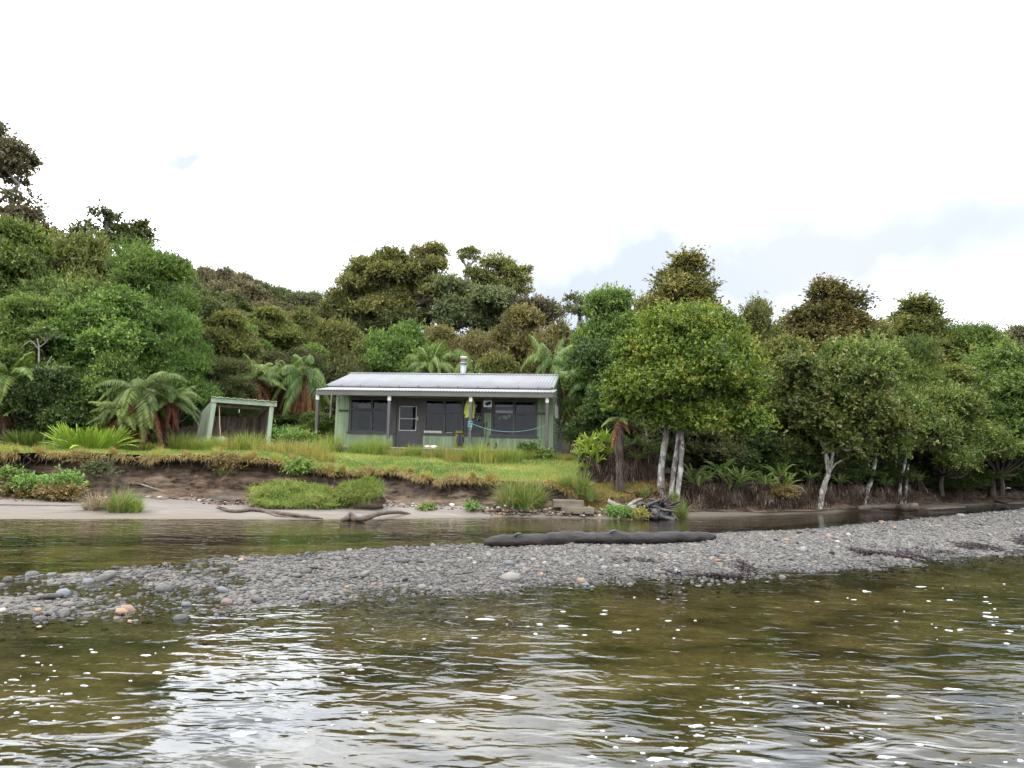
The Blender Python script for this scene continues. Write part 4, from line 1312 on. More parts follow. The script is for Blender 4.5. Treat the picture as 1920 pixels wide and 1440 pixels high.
# --- trees on the right bank
rights = [('oval', 'green', 1660, 720, 150, 31.5, 'low leafy tree hanging over the two leaning white trunks', None), ('wide', 'mixed', 1760, 735, 190, 33, 'low spreading tree with pale twigs drooping toward the far beach', None), ('wide', 'green', 1870, 745, 200, 34.5, 'low bright tree drooping over the far beach at the right', None),
          ('lump', 'mixed', 1450, 700, 170, 29.5, 'low mottled tree behind the crown fern bank', None),
          ('oval', 'green', 1142, 545, 165, 34, 'glossy deep green broadleaf tree right beside the hut', None), ('cone', 'brown', 1290, 487, 310, 34, 'tall bronze brown conical tree behind the yellow green one', None),
          ('upright', 'olive', 1425, 572, 120, 35, 'olive upright tree with feathery tips right of the bronze cone', None), ('cone', 'brown', 1552, 537, 300, 37, 'tall brownish tree with a ragged lopsided top on the right bank', None),
          ('oval', 'olive', 1480, 640, 170, 31, 'mid olive tree filling the bank behind the crown ferns', None), ('wide', 'mixed', 1600, 652, 210, 31.5, 'broad mottled tree over the forked white trunk', None),
          ('cone', 'olive', 1722, 567, 290, 43, 'tall olive tree with twin rounded tops near the right end', None), ('feather', 'green', 1700, 640, 150, 34, 'soft light green tree in front of the twin topped olive one', None),
          ('feather', 'green', 1815, 612, 150, 42, 'pale green feathery tree next to the twin topped olive tree', None), ('wide', 'green', 1850, 690, 260, 36, 'wide bright green tree overhanging the far beach', None),
          ('oval', 'mixed', 1770, 690, 170, 35, 'speckled green tree with pale bare twigs over the driftwood beach', None), ('oval', 'mixed', 1860, 632, 140, 50, 'thin crowned distant tree with sky showing through near the right edge', None),
          ('wide', 'green', 1960, 655, 260, 37, 'bright green tree cut off by the right picture edge', None), ('lump', 'dusk', 1395, 660, 150, 30.5, 'shadowy dark tree just right of the yellow green crown', None),
          ('lump', 'dusk', 1650, 735, 190, 33.5, 'dark low tree behind the leaning white trunks', None), ('oval', 'olive', 1640, 610, 120, 38, 'brown olive tree in the dip between two tall tops', None),
          ('oval', 'olive', 1215, 560, 120, 38, 'olive tree in the notch between the glossy tree and the bronze cone', None),
          ('cone', 'brown', 2040, 560, 240, 44, 'brown olive tree beyond the right picture edge', None)]
for i, (k, m, px, py, wd, Y, lab, _) in enumerate(rights):
    if px < 2000:
        T(k, m, px, py, wd, Y, lab, seed=40 + i)
shr = [(1780, 860, 120, 35.2, 'green', 'round shrub on the bank top behind the driftwood butt'), (1840, 868, 130, 37.4, 'deep', 'dark shrub hanging low over the far beach'), (1900, 872, 130, 40.5, 'mixed', 'mottled shrub low over the far beach near the right edge'), (1745, 878, 90, 33.9, 'deep', 'small dark shrub at the bank edge right of the paired white trunks'), (1590, 860, 100, 29.6, 'deep', 'dark shrub between forked white tree and single white trunk'), (1660, 870, 90, 31.8, 'dusk', 'dim shrub between single and paired white trunks'),
       (1650, 850, 130, 33, 'deep', 'low dark shrub behind the leaning white trunks'), (1730, 860, 120, 35.5, 'dusk', 'low dim shrub right of the paired white trunks'), (1800, 855, 150, 38.5, 'deep', 'dark shrub above the far beach beside the spreading tree'), (1870, 850, 160, 41, 'green', 'green shrub in shade at the back of the far beach'), (1930, 850, 140, 40.5, 'deep', 'dark shrub where the far beach meets the right edge'), (1450, 850, 130, 28.5, 'deep', 'low dark shrub behind the middle crown ferns'), (1370, 845, 110, 27.3, 'deep', 'low dark shrub behind the first crown ferns'),
       (1130, 730, 120, 28.5, 'deep', 'dark shrub filling the shade right of the hut'), (1330, 790, 140, 27.5, 'dusk', 'dark shrub in the shade behind the crown fern bank'), (1420, 800, 150, 28.5, 'deep', 'deep green shrub above the crown ferns'),
       (1500, 790, 120, 30, 'dusk', 'dim shrub left of the forked white trunk'), (1600, 810, 120, 32, 'deep', 'dark shrub between the two leaning white trunks'), (1720, 815, 130, 35, 'dusk', 'dim shrub above the beached driftwood trunk'),
       (1790, 800, 130, 38, 'deep', 'dark green shrub over the far end of the beach'), (1880, 830, 170, 43, 'deep', 'dark shrub at the back of the far beach'), (1230, 790, 120, 27.5, 'dusk', 'dark shrub in the hollow behind the white triple trunk'), (1960, 840, 170, 44, 'deep', 'dark shrub at the right edge of the far beach')]
for i, (px, py, wd, Y, m, lab) in enumerate(shr):
    T('shrub', m, px, py, wd, Y, lab, 'shrub', seed=70 + i)


# --- custom trees whose clumps are modelled one by one
def custom(name, Y, stems, clumps, L, Wl, lai, mat, bark, sub, label, seed, group=None, depth=.5, twigs=.35, zsink=.3, twig_r=.018, spokes=True, **kw):
    """stems: list of ([(px,py,dy)...], r0, r1); clumps: (px,py,rx,rz[,dy]) in photo pixels at depth Y"""
    r = np.random.default_rng(seed)
    m = Y / 1400.0
    b0 = at(*stems[0][0][0][:2], Y)
    base = np.array([b0[0], Y, b0[2]])
    root = thing(name, base, label, 'tree', group)
    E = []
    for c in clumps:
        dy = c[4] if len(c) > 4 else r.normal(0, depth)
        p = at(c[0], c[1], Y + dy) - base
        E.append((p[0], p[1], p[2], c[2] * m, (c[2] * .5 + c[3] * .5) * m, c[3] * m * (1.12 if name == 'hill_giant' else 1.0)))
    cr, S = crown('crown', E, sub, L, Wl, lai, LEAF[mat], seed, parent=root, **kw)
    b = MB()
    ends = []
    for pts, r0, r1 in stems:
        P = np.array([at(p[0], p[1], Y + p[2]) - base for p in pts])
        if pts is stems[0][0] or len(pts) > 2:
            pass
        rad = np.linspace(r0, r1, len(P))
        if abs(P[0][2]) < .6:
            P[0][2] -= zsink
        b.tube(P, rad, 9, .28, sub=5, seed=seed)
        ends += [P[-1], P[len(P) // 2]]
    ends = np.array(ends)
    if spokes:
        for e in E:
            c = np.array(e[:3])
            j = np.argmin(((ends - c) ** 2).sum(1) + 3 * np.maximum(0, ends[:, 2] - c[2]))
            a = ends[j]
            dist = np.linalg.norm(c - a)
            mid = a * .5 + c * .5 + r.normal(0, .08, 3) * dist - [0, 0, .08 * dist]
            rr_ = twig_r * 2.6
            b.tube([a, mid, c], [rr_ * 1.2, rr_, rr_ * .45], 5, .15, sub=3, seed=seed + 2)
            d2 = ((S[:, :3] - c) ** 2).sum(1) < (max(e[3:6]) * 1.1) ** 2
            for q in S[d2]:
                if r.random() < twigs:
                    s0 = c + (mid - c) * r.uniform(0, .5)
                    b.tube([s0, s0 * .5 + q[:3] * .5 + r.normal(0, .05, 3), q[:3]], [twig_r, twig_r * .8, twig_r * .4], 4, caps=False)
    b.build('trunk', bark, root, smooth=True)
    return root


# yellow green triple-trunked tree on the bank
custom('bank_tree', 23.2,
       [([(1244, 930, 0), (1240, 880, 0), (1252, 800, .1), (1262, 730, .1)], .135, .07), ([(1256, 935, -.1), (1266, 860, -.15), (1278, 790, -.2), (1300, 720, -.2)], .09, .05),
        ([(1264, 950, -.25), (1276, 880, -.3), (1280, 800, -.25), (1288, 730, -.1)], .085, .05), ([(1250, 820, .1), (1215, 775, .2), (1190, 735, .3)], .05, .03),
        ([(1280, 800, -.2), (1335, 785, -.4), (1380, 790, -.5)], .04, .02), ([(1262, 730, .1), (1270, 680, 0), (1280, 630, 0)], .06, .03), ([(1222, 905, 1.2), (1215, 830, 1.2), (1205, 770, 1.0)], .05, .035)],
       [(1285, 640, 75, 50, 0), (1222, 675, 58, 45, .1), (1190, 728, 46, 40, 0), (1342, 670, 58, 50, .3), (1298, 715, 90, 55, -.6), (1372, 730, 52, 44, 0), (1240, 738, 66, 38, -.8), (1385, 690, 34, 36, .6), (1172, 762, 26, 28, .2), (1235, 775, 34, 20, -.4), (1335, 768, 44, 22, .2), (1290, 775, 36, 18, .4),
        (1350, 785, 45, 26, -.5), (1395, 800, 38, 24, -.4), (1258, 795, 22, 15, -.5), (1310, 800, 30, 24, -.7), (1300, 610, 38, 28, .3), (1250, 625, 40, 30, .4), (1335, 630, 40, 30, .5), (1270, 690, 90, 60, 1.2), (1340, 740, 70, 50, 1.1)],
       .095, .058, 1.15, 'lime', BARKW, .3, 'yellow green tree with three pale lichened trunks standing on the bank edge', 101, sprig=.13, twigs=.3, twig_r=.014, core=.7)

# giant podocarps on the hill
GP = dict(L=.24, Wl=.14, lai=1.05, sub=.6, twig_r=.05, flat=.62, up=.8, depth=1.3, tail=.02, k=.5)
custom('hill_giant', 78, [([(745, 640, 0), (755, 600, 0), (772, 575, 0), (800, 545, 0)], .95, .5), ([(775, 572, 0), (810, 560, -1), (850, 565, -2)], .5, .2), ([(800, 548, 0), (805, 520, 0), (800, 490, 0)], .5, .25), ([(755, 600, 0), (725, 560, 0), (700, 530, 0)], .5, .25), ([(780, 560, 0), (770, 520, 1), (740, 495, 1)], .4, .2)],
       [(735, 500, 38, 20), (690, 505, 34, 17), (672, 518, 20, 13), (765, 510, 30, 18), (710, 535, 38, 17), (760, 540, 40, 18), (690, 555, 30, 16), (800, 525, 34, 20), (735, 485, 28, 14), (705, 570, 28, 15), (790, 495, 20, 12), (815, 500, 20, 14), (830, 540, 34, 20), (650, 560, 34, 16), (635, 575, 26, 13), (855, 545, 25, 18), (745, 575, 28, 14), (785, 570, 22, 12), (680, 585, 34, 18), (840, 580, 30, 18), (720, 520, 40, 20), (750, 560, 40, 20), (665, 535, 26, 15), (780, 545, 36, 20), (815, 550, 34, 18), (700, 590, 36, 18)],
       mat='podo', bark=BARK, label='huge old hill tree with a thick crooked dark trunk and layered cloud like crown', seed=111, **GP)
custom('hill_giant', 80, [([(795, 600, 0), (800, 540, 0), (797, 505, 0)], .5, .3), ([(797, 505, 0), (790, 490, 0), (788, 480, 0)], .28, .15), ([(797, 505, 0), (808, 490, 0), (812, 480, 0)], .25, .15)],
       [(803, 470, 24, 11), (785, 478, 13, 8), (820, 480, 13, 10), (805, 488, 22, 9), (825, 495, 10, 8), (792, 495, 10, 6)], mat='podo', bark=BARKG, label='round topped hill tree peeping above the huge old tree, the highest crown over the hut', seed=112, **{**GP, 'sub': .5, 'L': .2, 'Wl': .12})
custom('hill_giant', 84, [([(872, 560, 0), (876, 525, 0), (877, 508, 0), (880, 492, 0)], .4, .18), ([(877, 505, 0), (884, 495, 0), (893, 486, 0)], .16, .1), ([(877, 505, 0), (870, 492, 0), (866, 482, 0)], .16, .1)],
       [(868, 474, 10, 5), (880, 470, 12, 5), (893, 475, 9, 6), (865, 485, 7, 5), (888, 486, 9, 5), (876, 480, 9, 4)], mat='podo', bark=BARKG, label='small flat topped tree on a bare thin stem against the sky', seed=113, **{**GP, 'sub': .4, 'depth': .4, 'L': .18, 'Wl': .1})
custom('hill_giant', 80, [([(945, 600, 0), (950, 560, 0), (955, 545, 0), (960, 525, 0)], .5, .25), ([(950, 558, 0), (938, 535, 0), (930, 515, 0)], .3, .15), ([(955, 545, 0), (972, 530, 0), (982, 515, 0)], .25, .12)],
       [(925, 497, 18, 9), (945, 500, 20, 9), (968, 510, 18, 9), (983, 512, 14, 9), (935, 515, 20, 9), (960, 523, 22, 9), (985, 530, 12, 9), (925, 530, 12, 8), (905, 520, 18, 11), (890, 515, 14, 9), (945, 537, 18, 8), (975, 548, 20, 10), (900, 540, 20, 10)], mat='podo', bark=BARKG, label='flat topped gnarled hill tree with sky showing between its pale limbs', seed=114, **{**GP, 'sub': .5, 'depth': .7, 'L': .2, 'Wl': .12})
custom('hill_giant', 74, [([(905, 650, 0), (900, 610, 0), (895, 580, 0)], .6, .3)],
       [(880, 560, 40, 20), (920, 565, 40, 20), (860, 585, 40, 22), (905, 595, 48, 24), (950, 590, 36, 20), (870, 610, 40, 20), (930, 615, 36, 18), (850, 545, 26, 16)], mat='grey', bark=BARK, label='grey green rounded hill tree in front of the gnarled flat topped one', seed=115, **GP)
custom('hill_giant', 72, [([(1000, 650, 0), (1000, 610, 0), (1000, 590, 0)], .5, .3)],
       [(985, 572, 30, 13), (1015, 575, 26, 12), (1000, 590, 36, 14), (970, 600, 26, 14), (1030, 595, 20, 12), (1000, 610, 36, 16)], mat='ridge', bark=BARK, label='dark spreading hill tree at the right foot of the gnarled one', seed=116, **GP)
custom('hill_giant', 76, [([(700, 680, 0), (700, 640, 0), (705, 615, 0)], .5, .3)],
       [(660, 600, 34, 18), (700, 605, 36, 18), (740, 610, 30, 18), (625, 600, 30, 16), (680, 625, 36, 18), (720, 630, 36, 18), (780, 610, 34, 22), (810, 600, 30, 18)], mat='dusk', bark=BARK, label='dark green hill tree spreading at the foot of the huge old one', seed=117, **GP)
custom('hill_giant', 66, [([(1085, 640, 0), (1088, 600, 0), (1085, 580, 0)], .3, .15)], [(1080, 565, 14, 8), (1100, 572, 16, 9), (1065, 585, 14, 8), (1090, 590, 20, 10), (1110, 560, 12, 7)], mat='grey', bark=BARKG, label='thin grey hill tree seen just left of the glossy green tree top', seed=118, **{**GP, 'sub': .5})
# emergents on the left skyline
EP = dict(L=.2, Wl=.12, lai=1.35, sub=.5, twig_r=.03, flat=.55, up=.9, depth=.8, tail=.02, k=.5)
custom('emergent_tree', 46, [([(-45, 560, 0), (-30, 450, 0), (-20, 390, 0), (-12, 340, 0)], .4, .2), ([(-22, 400, 0), (5, 372, 0), (35, 345, 0)], .14, .05), ([(-14, 350, 0), (0, 320, 0), (15, 290, 0)], .15, .07), ([(-12, 340, 0), (-10, 290, 0), (-5, 250, 0)], .16, .07), ([(-25, 410, 0), (20, 385, 0), (48, 372, 0)], .1, .04)],
       [(-8, 250, 18, 14), (18, 290, 26, 18), (40, 302, 20, 14), (8, 312, 26, 14), (35, 325, 22, 10), (0, 335, 22, 9), (50, 312, 10, 8), (-20, 300, 30, 22), (38, 348, 14, 5), (-40, 270, 34, 24), (20, 375, 14, 5), (48, 383, 14, 4), (-30, 370, 30, 12)], mat='ridge', bark=BARKG, label='sparse tall emergent tree with bare fine limbs at the top left edge', seed=121, **EP)
custom('emergent_tree', 44, [([(45, 540, 0), (45, 460, 0), (42, 430, 0)], .3, .15)], [(45, 403, 18, 8), (20, 410, 16, 8), (58, 410, 14, 7), (35, 420, 24, 9), (75, 440, 28, 14), (95, 450, 16, 12), (15, 440, 30, 14), (60, 460, 34, 14)], mat='ridge', bark=BARKG, label='brown domed emergent crown below the sparse tall tree at the upper left', seed=122, **EP)
custom('emergent_tree', 46, [([(235, 560, 0), (225, 480, 0), (205, 440, 0), (198, 412, 0)], .25, .07), ([(215, 455, 0), (195, 440, 0), (172, 432, 0)], .08, .04), ([(200, 420, 0), (208, 412, 0), (215, 410, 0)], .05, .03)],
       [(192, 404, 9, 3.5), (200, 411, 8, 3.5), (217, 411, 6, 2.5), (168, 428, 11, 6), (207, 430, 13, 7), (228, 437, 14, 7), (205, 448, 14, 7), (240, 445, 12, 8), (150, 440, 12, 8), (215, 458, 22, 9)], mat='dusk', bark=BARKG, label='sparse flat topped emergent with separate small leaf plates on the left skyline', seed=123, **{**EP, 'sub': .35})
custom('emergent_tree', 47, [([(265, 560, 0), (265, 480, 0), (263, 455, 0)], .25, .12)], [(265, 432, 18, 12), (258, 445, 15, 10), (275, 447, 13, 11), (262, 462, 18, 9), (245, 460, 14, 10)], mat='dusk', bark=BARKG, label='small dense dark round crown on the left skyline', seed=124, **{**EP, 'sub': .4})
# dark dome far right
custom('hill_giant', 85, [([(1915, 760, 0), (1915, 700, 0), (1915, 670, 0)], .5, .3)], [(1915, 640, 30, 20), (1900, 655, 22, 20), (1935, 650, 30, 26), (1910, 675, 34, 22), (1960, 640, 40, 30)], mat='ridge', bark=BARK, label='dark domed distant tree at the right edge of the skyline', seed=131, **GP)

# --- ridge forest behind
rr = np.random.default_rng(31)
pts = []
skyl = [(300, 482), (340, 500), (380, 506), (420, 508), (455, 512), (490, 532), (530, 545), (570, 548), (600, 562), (625, 575)]
for i, (px, py) in enumerate(skyl):
    pts.append((px, py + rr.uniform(-3, 5), rr.uniform(60, 84), 110 + rr.uniform(-5, 5)))
for row, (dy, Y) in enumerate(((22, 102), (46, 94), (68, 86), (88, 77), (105, 69))):
    for px in np.arange(290 + row * 17, 660, 58):
        pts.append((px + rr.uniform(-10, 10), np.interp(px, *zip(*skyl)) + dy + rr.uniform(-8, 8), rr.uniform(62, 92), Y + rr.uniform(-3, 3)))
for i, (px, py, wd, Y) in enumerate(pts):
    T('cloud' if i % 2 else 'cloud2', 'ridge' if rr.random() < .7 else ('grey' if rr.random() < .5 else 'dusk'), px, py, wd, Y,
      'brownish round crowned tree in the forest on the distant ridge', group='trees of the distant ridge', seed=200 + i)
pts = []
for row, (py0, Y) in enumerate(((625, 66), (645, 60), (660, 55))):
    for px in np.arange(640 + 20 * row, 1120, 62):
        pts.append((px + rr.uniform(-12, 12), py0 + rr.uniform(-10, 10), rr.uniform(75, 105), Y + rr.uniform(-2, 2)))
for i, (px, py, wd, Y) in enumerate(pts):
    T('cloud' if i % 2 else 'oval', ['dusk', 'olive', 'brown', 'grey'][rr.integers(4)], px, py, wd, Y,
      'hillside tree half hidden in the forest belt between hut roof and giant hill trees', group='hillside trees above the hut', seed=300 + i)
pts = []
for px, py, Y in ((1170, 590, 44), (1240, 590, 46), (1330, 600, 46), (1380, 620, 44), (1460, 610, 46), (1620, 640, 47), (1680, 640, 52), (1780, 650, 56), (1850, 665, 60), (1920, 670, 62), (1980, 660, 60)):
    T('oval' if px % 20 else 'lump', ['dusk', 'olive'][px % 3 % 2], px, py, 130, Y, 'background tree seen only through gaps in the trees of the right bank', group='background trees of the right bank', seed=px)
for px, py, Y in ((-60, 470, 40), (60, 480, 42), (150, 480, 44), (230, 490, 44), (320, 520, 50), (380, 560, 48)):
    T('oval' if px % 20 else 'lump', ['dusk', 'mixed'][px % 3 % 2], px, py, 150, Y, 'background tree seen only through gaps in the trees left of the shed', group='background trees behind the left forest', seed=px + 500)

# --- trees with white trunks on the right shore
WT_ = dict(L=.13, Wl=.075, lai=1.3, sub=.34, twig_r=.015, depth=.5)
custom('leaning_tree', 26.3, [([(1532, 957, -.1), (1543, 920, 0), (1553, 890, 0)], .12, .085), ([(1553, 892, 0), (1549, 855, 0), (1540, 825, .1), (1530, 790, .2)], .075, .04), ([(1553, 892, 0), (1561, 855, 0), (1560, 830, .1), (1566, 795, .2)], .07, .035)],
       [(1585, 838, 20, 12), (1602, 852, 16, 13), (1560, 822, 16, 9), (1538, 792, 26, 12), (1590, 810, 20, 12), (1510, 765, 26, 14), (1570, 775, 34, 14), (1618, 830, 14, 18), (1610, 790, 30, 16), (1550, 745, 30, 16), (1520, 725, 34, 18), (1600, 745, 34, 20), (1480, 740, 28, 18), (1640, 770, 30, 18), (1560, 705, 36, 20), (1500, 690, 34, 20), (1620, 715, 34, 20)], mat='mixed', bark=BARKW, label='white barked tree forking into two above the shore, leaning over the water', seed=141, **WT_)
custom('leaning_tree', 29.5, [([(1616, 945, -.2), (1628, 915, 0), (1637, 885, .1), (1645, 840, .2)], .1, .06)], [(1640, 820, 40, 26), (1665, 800, 40, 30), (1620, 795, 34, 26), (1650, 850, 24, 16)], mat='olive', bark=BARKW, label='short single white trunk leaning to the right behind the beached driftwood trunk', seed=142, **WT_)
custom('leaning_tree', 31, [([(1690, 946, 0), (1687, 910, 0), (1694, 880, 0), (1700, 845, .1)], .085, .05), ([(1694, 945, .1), (1700, 900, .1), (1703, 870, .1)], .075, .04)], [(1700, 830, 44, 26), (1735, 835, 36, 24), (1720, 800, 46, 30), (1680, 800, 36, 26), (1760, 825, 24, 18)], mat='mixed', bark=BARKW, label='slender paired white trunks rising behind the thick end of the driftwood trunk', seed=143, **WT_)
custom('leaning_tree', 30, [([(1518, 900, .8), (1521, 860, .8), (1526, 820, .8)], .16, .13)], [(1520, 760, 46, 34), (1490, 770, 34, 28)], mat='olive', bark=BARKW, label='thick mottled white trunk in the shade behind the forked white tree', seed=144, **{**WT_, 'depth': .3})
custom('leaning_tree', 29, [([(1095, 850, 0), (1112, 810, 0), (1128, 765, .2), (1140, 720, .3)], .32, .2)], [(1150, 690, 50, 36), (1120, 680, 44, 32)], mat='deep', bark=BARKG, label='stout grey leaning trunk above the fern mound right of the hut', seed=145, **WT_)
custom('bare_tree', 25.8, [([(74, 690, 0), (73, 655, 0), (70, 635, .1)], .035, .02), ([(73, 655, 0), (58, 640, 0), (42, 650, -.1)], .022, .012), ([(73, 652, 0), (88, 640, 0), (104, 622, 0)], .022, .01), ([(80, 695, -.1), (90, 680, -.1), (97, 668, 0)], .02, .01)], [(72, 625, 10, 6), (88, 622, 12, 5)],
       mat='mixed', bark=DRIFT, label='pale bare forked branch standing out of the dark shrubs at the left', seed=146, L=.11, Wl=.06, lai=1.0, sub=.15, twig_r=.006)


# ------------------------------------------------------------------ ferns
def frond(b, base, head, L, rise, droop, pl, npn, pw, r, mi=0, tint=None, stem=.012, t0=.1, pdroop=.35, stemi=None):
    """one pinnate frond: arching midrib and paired leaflets"""
    t_ = np.linspace(0, 1, 12)
    hx = L * t_ * (1 - .12 * droop * t_)
    hz = L * (rise * t_ - droop * t_ ** 2)
    P = np.asarray(base) + np.stack([hx * math.cos(head), hx * math.sin(head), hz], -1)
    seglen = np.linalg.norm(np.diff(P, axis=0), axis=1).sum()
    P = np.asarray(base) + (P - base) * (L / seglen)
    b.tube(P, np.linspace(stem, stem * .3, 12), 4, mi=mi, caps=False, tint=.6)
    s = np.linspace(t0, .995, npn)
    i = np.clip((s * 11).astype(int), 0, 10)
    f = (s * 11 - i)[:, None]
    C = P[i] * (1 - f) + P[i + 1] * f
    D = unit(P[i + 1] - P[i])
    side = np.array([-math.sin(head), math.cos(head), 0])
    up = np.cross(side, D)
    up = np.where(up[:, 2:3] < 0, -up, up)
    prof = np.clip(np.minimum((s - t0 + .06) / .25, (1.04 - s) / .6), .06, 1) ** .7
    for sg in (-1, 1):
        A = unit(side * sg + D * .42 - up * pdroop * r.uniform(.6, 1.4, (npn, 1)) + r.normal(0, .07, (npn, 3)))
        tt = np.clip((.5 if tint is None else tint) + r.normal(0, .13, npn), 0, 1)
        b.leaves(C, A, up, pl * prof * r.uniform(.88, 1.08, npn), pw, fold=.05, mi=mi, tint=tt, droop=.22)


def proto_fern(name, nf, L, pl, npn, pw, seed, mat, rise=(.7, 1.5), droop=(.5, 1.1), dead=0, dmat=None, trunk=None, pdroop=.35, ring=.05):
    r = np.random.default_rng(seed)
    root = bpy.data.objects.new(name, None)
    root.empty_display_size = .1
    H = trunk[0] if trunk else 0
    b = MB()
    for k in range(nf):
        h = 2 * PI * (k * .382) + r.uniform(-.25, .25)
        rs, dp = r.uniform(*rise), r.uniform(*droop)
        frond(b, np.array([ring * math.cos(h), ring * math.sin(h), H]), h, L * r.uniform(.75, 1.1), rs, dp, pl * r.uniform(.85, 1.1), npn, pw, r, tint=r.uniform(.2, .85), pdroop=pdroop)
    parts = [b.build('fronds', mat, root, link=False)]
    if dead:
        b = MB()
        for k in range(dead):
            h = 2 * PI * r.random()
            z = H - r.uniform(0, .25) if trunk else r.uniform(-.02, .1)
            frond(b, np.array([ring * math.cos(h), ring * math.sin(h), z]), h, L * r.uniform(.55, 1.0), r.uniform(-.1, .45), r.uniform(1.1, 4.0), pl * .6, npn, pw * 1.3, r, tint=r.uniform(.1, .9), pdroop=.9)
        parts.append(b.build('dead_fronds', dmat, root, link=False))
    if trunk:
        b = MB()
        rad = trunk[1]
        b.tube([[0, 0, -.4], [.04, .02, H * .35], [-.03, 0, H * .7], [0, 0, H + .12]], [rad * 1.5, rad, rad * .85, rad * .8], 10, .35, sub=6, seed=seed)
        n = 160
        z = r.uniform(0, H, n); a = r.uniform(0, 2 * PI, n)
        P = np.stack([rad * 1.0 * np.cos(a), rad * np.sin(a), z], -1)
        b.leaves(P, unit(np.stack([np.cos(a) * .5, np.sin(a) * .5, -np.ones(n)], -1)), np.stack([np.cos(a), np.sin(a), np.full(n, .3)], -1), r.uniform(.08, .3, n), .03)
        parts.append(b.build('trunk', FTRUNK, root, smooth=True, link=False))
    return root, parts


TF = [proto_fern('tree_fern', 26, 1.9, .4, 46, .04, 51, FERN, (.3, 1.2), (.5, 1.1), 26, RUST, (2.2, .12), pdroop=.5),
      proto_fern('tree_fern', 24, 2.0, .42, 48, .042, 52, FERN, (.1, 1.0), (.5, 1.2), 30, RUST, (1.6, .13), pdroop=.5)]
GF = [proto_fern('ground_fern', 18, .8, .1, 24, .042, 53, FERNY, (1.0, 2.2), (.4, 1.0), 14, SKIRT),
      proto_fern('ground_fern', 14, .9, .11, 24, .045, 54, FERN, (.8, 1.9), (.5, 1.1), 18, SKIRT)]
BIGF = proto_fern('fern_bush', 170, 1.05, .085, 26, .045, 55, FERNY, (.7, 3.6), (.15, .7), 0, None, None, ring=.5)


def tfern(i, px, py, Y, scale, label, seed, mats=None, ground_px=None):
    """(px, py): where the fronds spring from the trunk top"""
    p = at(px, py, Y)
    g = gz(p[0], Y)
    H = [2.2, 1.6][i] * scale
    return place(TF[i], (p[0], Y, g), (scale, scale, max(.3, (p[2] - g) / [2.2, 1.6][i])), seed * 1.7, label, 'tree fern', None, mats)


tfern(0, 18, 712, 25.6, 1.05, 'tree fern with brown hanging skirt at the left edge', 1)
tfern(1, 262, 732, 25.6, .95, 'wide tree fern with long rust dead fronds hanging over the bank left of the shed', 2, {'fronds': FERND})
tfern(0, 288, 645, 29.6, .8, 'tall tree fern half hidden in leaves, its rust skirt hanging above the wide fern', 3, {'fronds': FERND})
tfern(1, 232, 745, 27.0, .7, 'shorter tree fern tangled behind the wide rust skirted one', 9)
tfern(0, 480, 712, 33.8, .85, 'tree fern rising behind the right end of the shed roof', 4)
tfern(1, 572, 708, 34.8, .95, 'tree fern with broad rust red skirt by the verandah end', 5, {'fronds': FERND})
tfern(0, 530, 712, 35.8, .85, 'tree fern squeezed between the two ferns beside the hut', 10)
tfern(0, 805, 700, 39.5, .9, 'tree fern crown just left of the stove flue above the roof', 6)
tfern(1, 890, 700, 39.5, .95, 'low tree fern crown right of the stove flue above the roof', 11)
tfern(0, 1032, 692, 38.5, .85, 'tree fern crown above the right end of the hut roof', 7)
tfern(1, 1112, 735, 33.5, 1.2, 'dark tree fern drooping beside the right hand wall of the hut', 8, {'fronds': FERND})
tfern(1, 232, 776, 25.3, .72, 'low tree fern at the left foot of the rust skirted fern mass', 12)
tfern(0, 318, 752, 26.6, .72, 'low tree fern fanning out toward the shed from the rust skirted mass', 13, {'fronds': FERND})
tfern(1, 205, 760, 27.0, .7, 'dark low tree fern behind the large fern bush', 14, {'fronds': FERND})
# dying small tree fern on the bank
p = at(1160, 915, 23.0)
dyf = thing('dying_tree_fern', (p[0], 23.0, p[2]), 'dying tree fern with shaggy trunk and hanging rust brown fronds at the bank edge', 'tree fern')
r = np.random.default_rng(61)
b = MB()
b.tube([[0, 0, -.5], [.02, 0, .6], [-.02, 0, 1.4], [.02, 0, 2.15]], [.17, .115, .1, .06], 10, .5, sub=6, seed=4)
n = 420
z = r.uniform(.1, 2.0, n); a = r.uniform(0, 2 * PI, n)
b.leaves(np.stack([.105 * np.cos(a), .105 * np.sin(a), z], -1), unit(np.stack([np.cos(a) * .4, np.sin(a) * .4, -np.ones(n)], -1)), np.stack([np.cos(a), np.sin(a), np.full(n, .2)], -1), r.uniform(.1, .35, n), .022)
b.build('trunk', noisy('shaggy_trunk', (.018, .013, .011), (.095, .073, .062), 9, .95, .05, 1.0, .04, (1, 1, .3)), dyf, smooth=True)
b = MB()
for h, L_, rs, dp in ((3.3, .95, .25, 2.6), (3.0, .85, .1, 3.0), (3.6, .8, 0, 3.4), (.1, .75, .35, 1.0), (-.3, .6, .3, 1.4), (4.4, .7, .2, 3.0), (2.6, .7, 0, 3.2)):
    frond(b, np.array([0, 0, 2.1]), h, L_, rs, dp, .22, 30, .07, r, tint=r.uniform(.4, 1), pdroop=.9)
b.build('dead_fronds', RUST, dyf)
b = MB()
for h, L_ in ((3.5, .75), (2.9, .6), (0, .7), (5.2, .5)):
    frond(b, np.array([0, 0, 2.12]), h, L_, .4, .8, .18, 30, .04, r, tint=.7)
b.build('fronds', FERN, dyf)

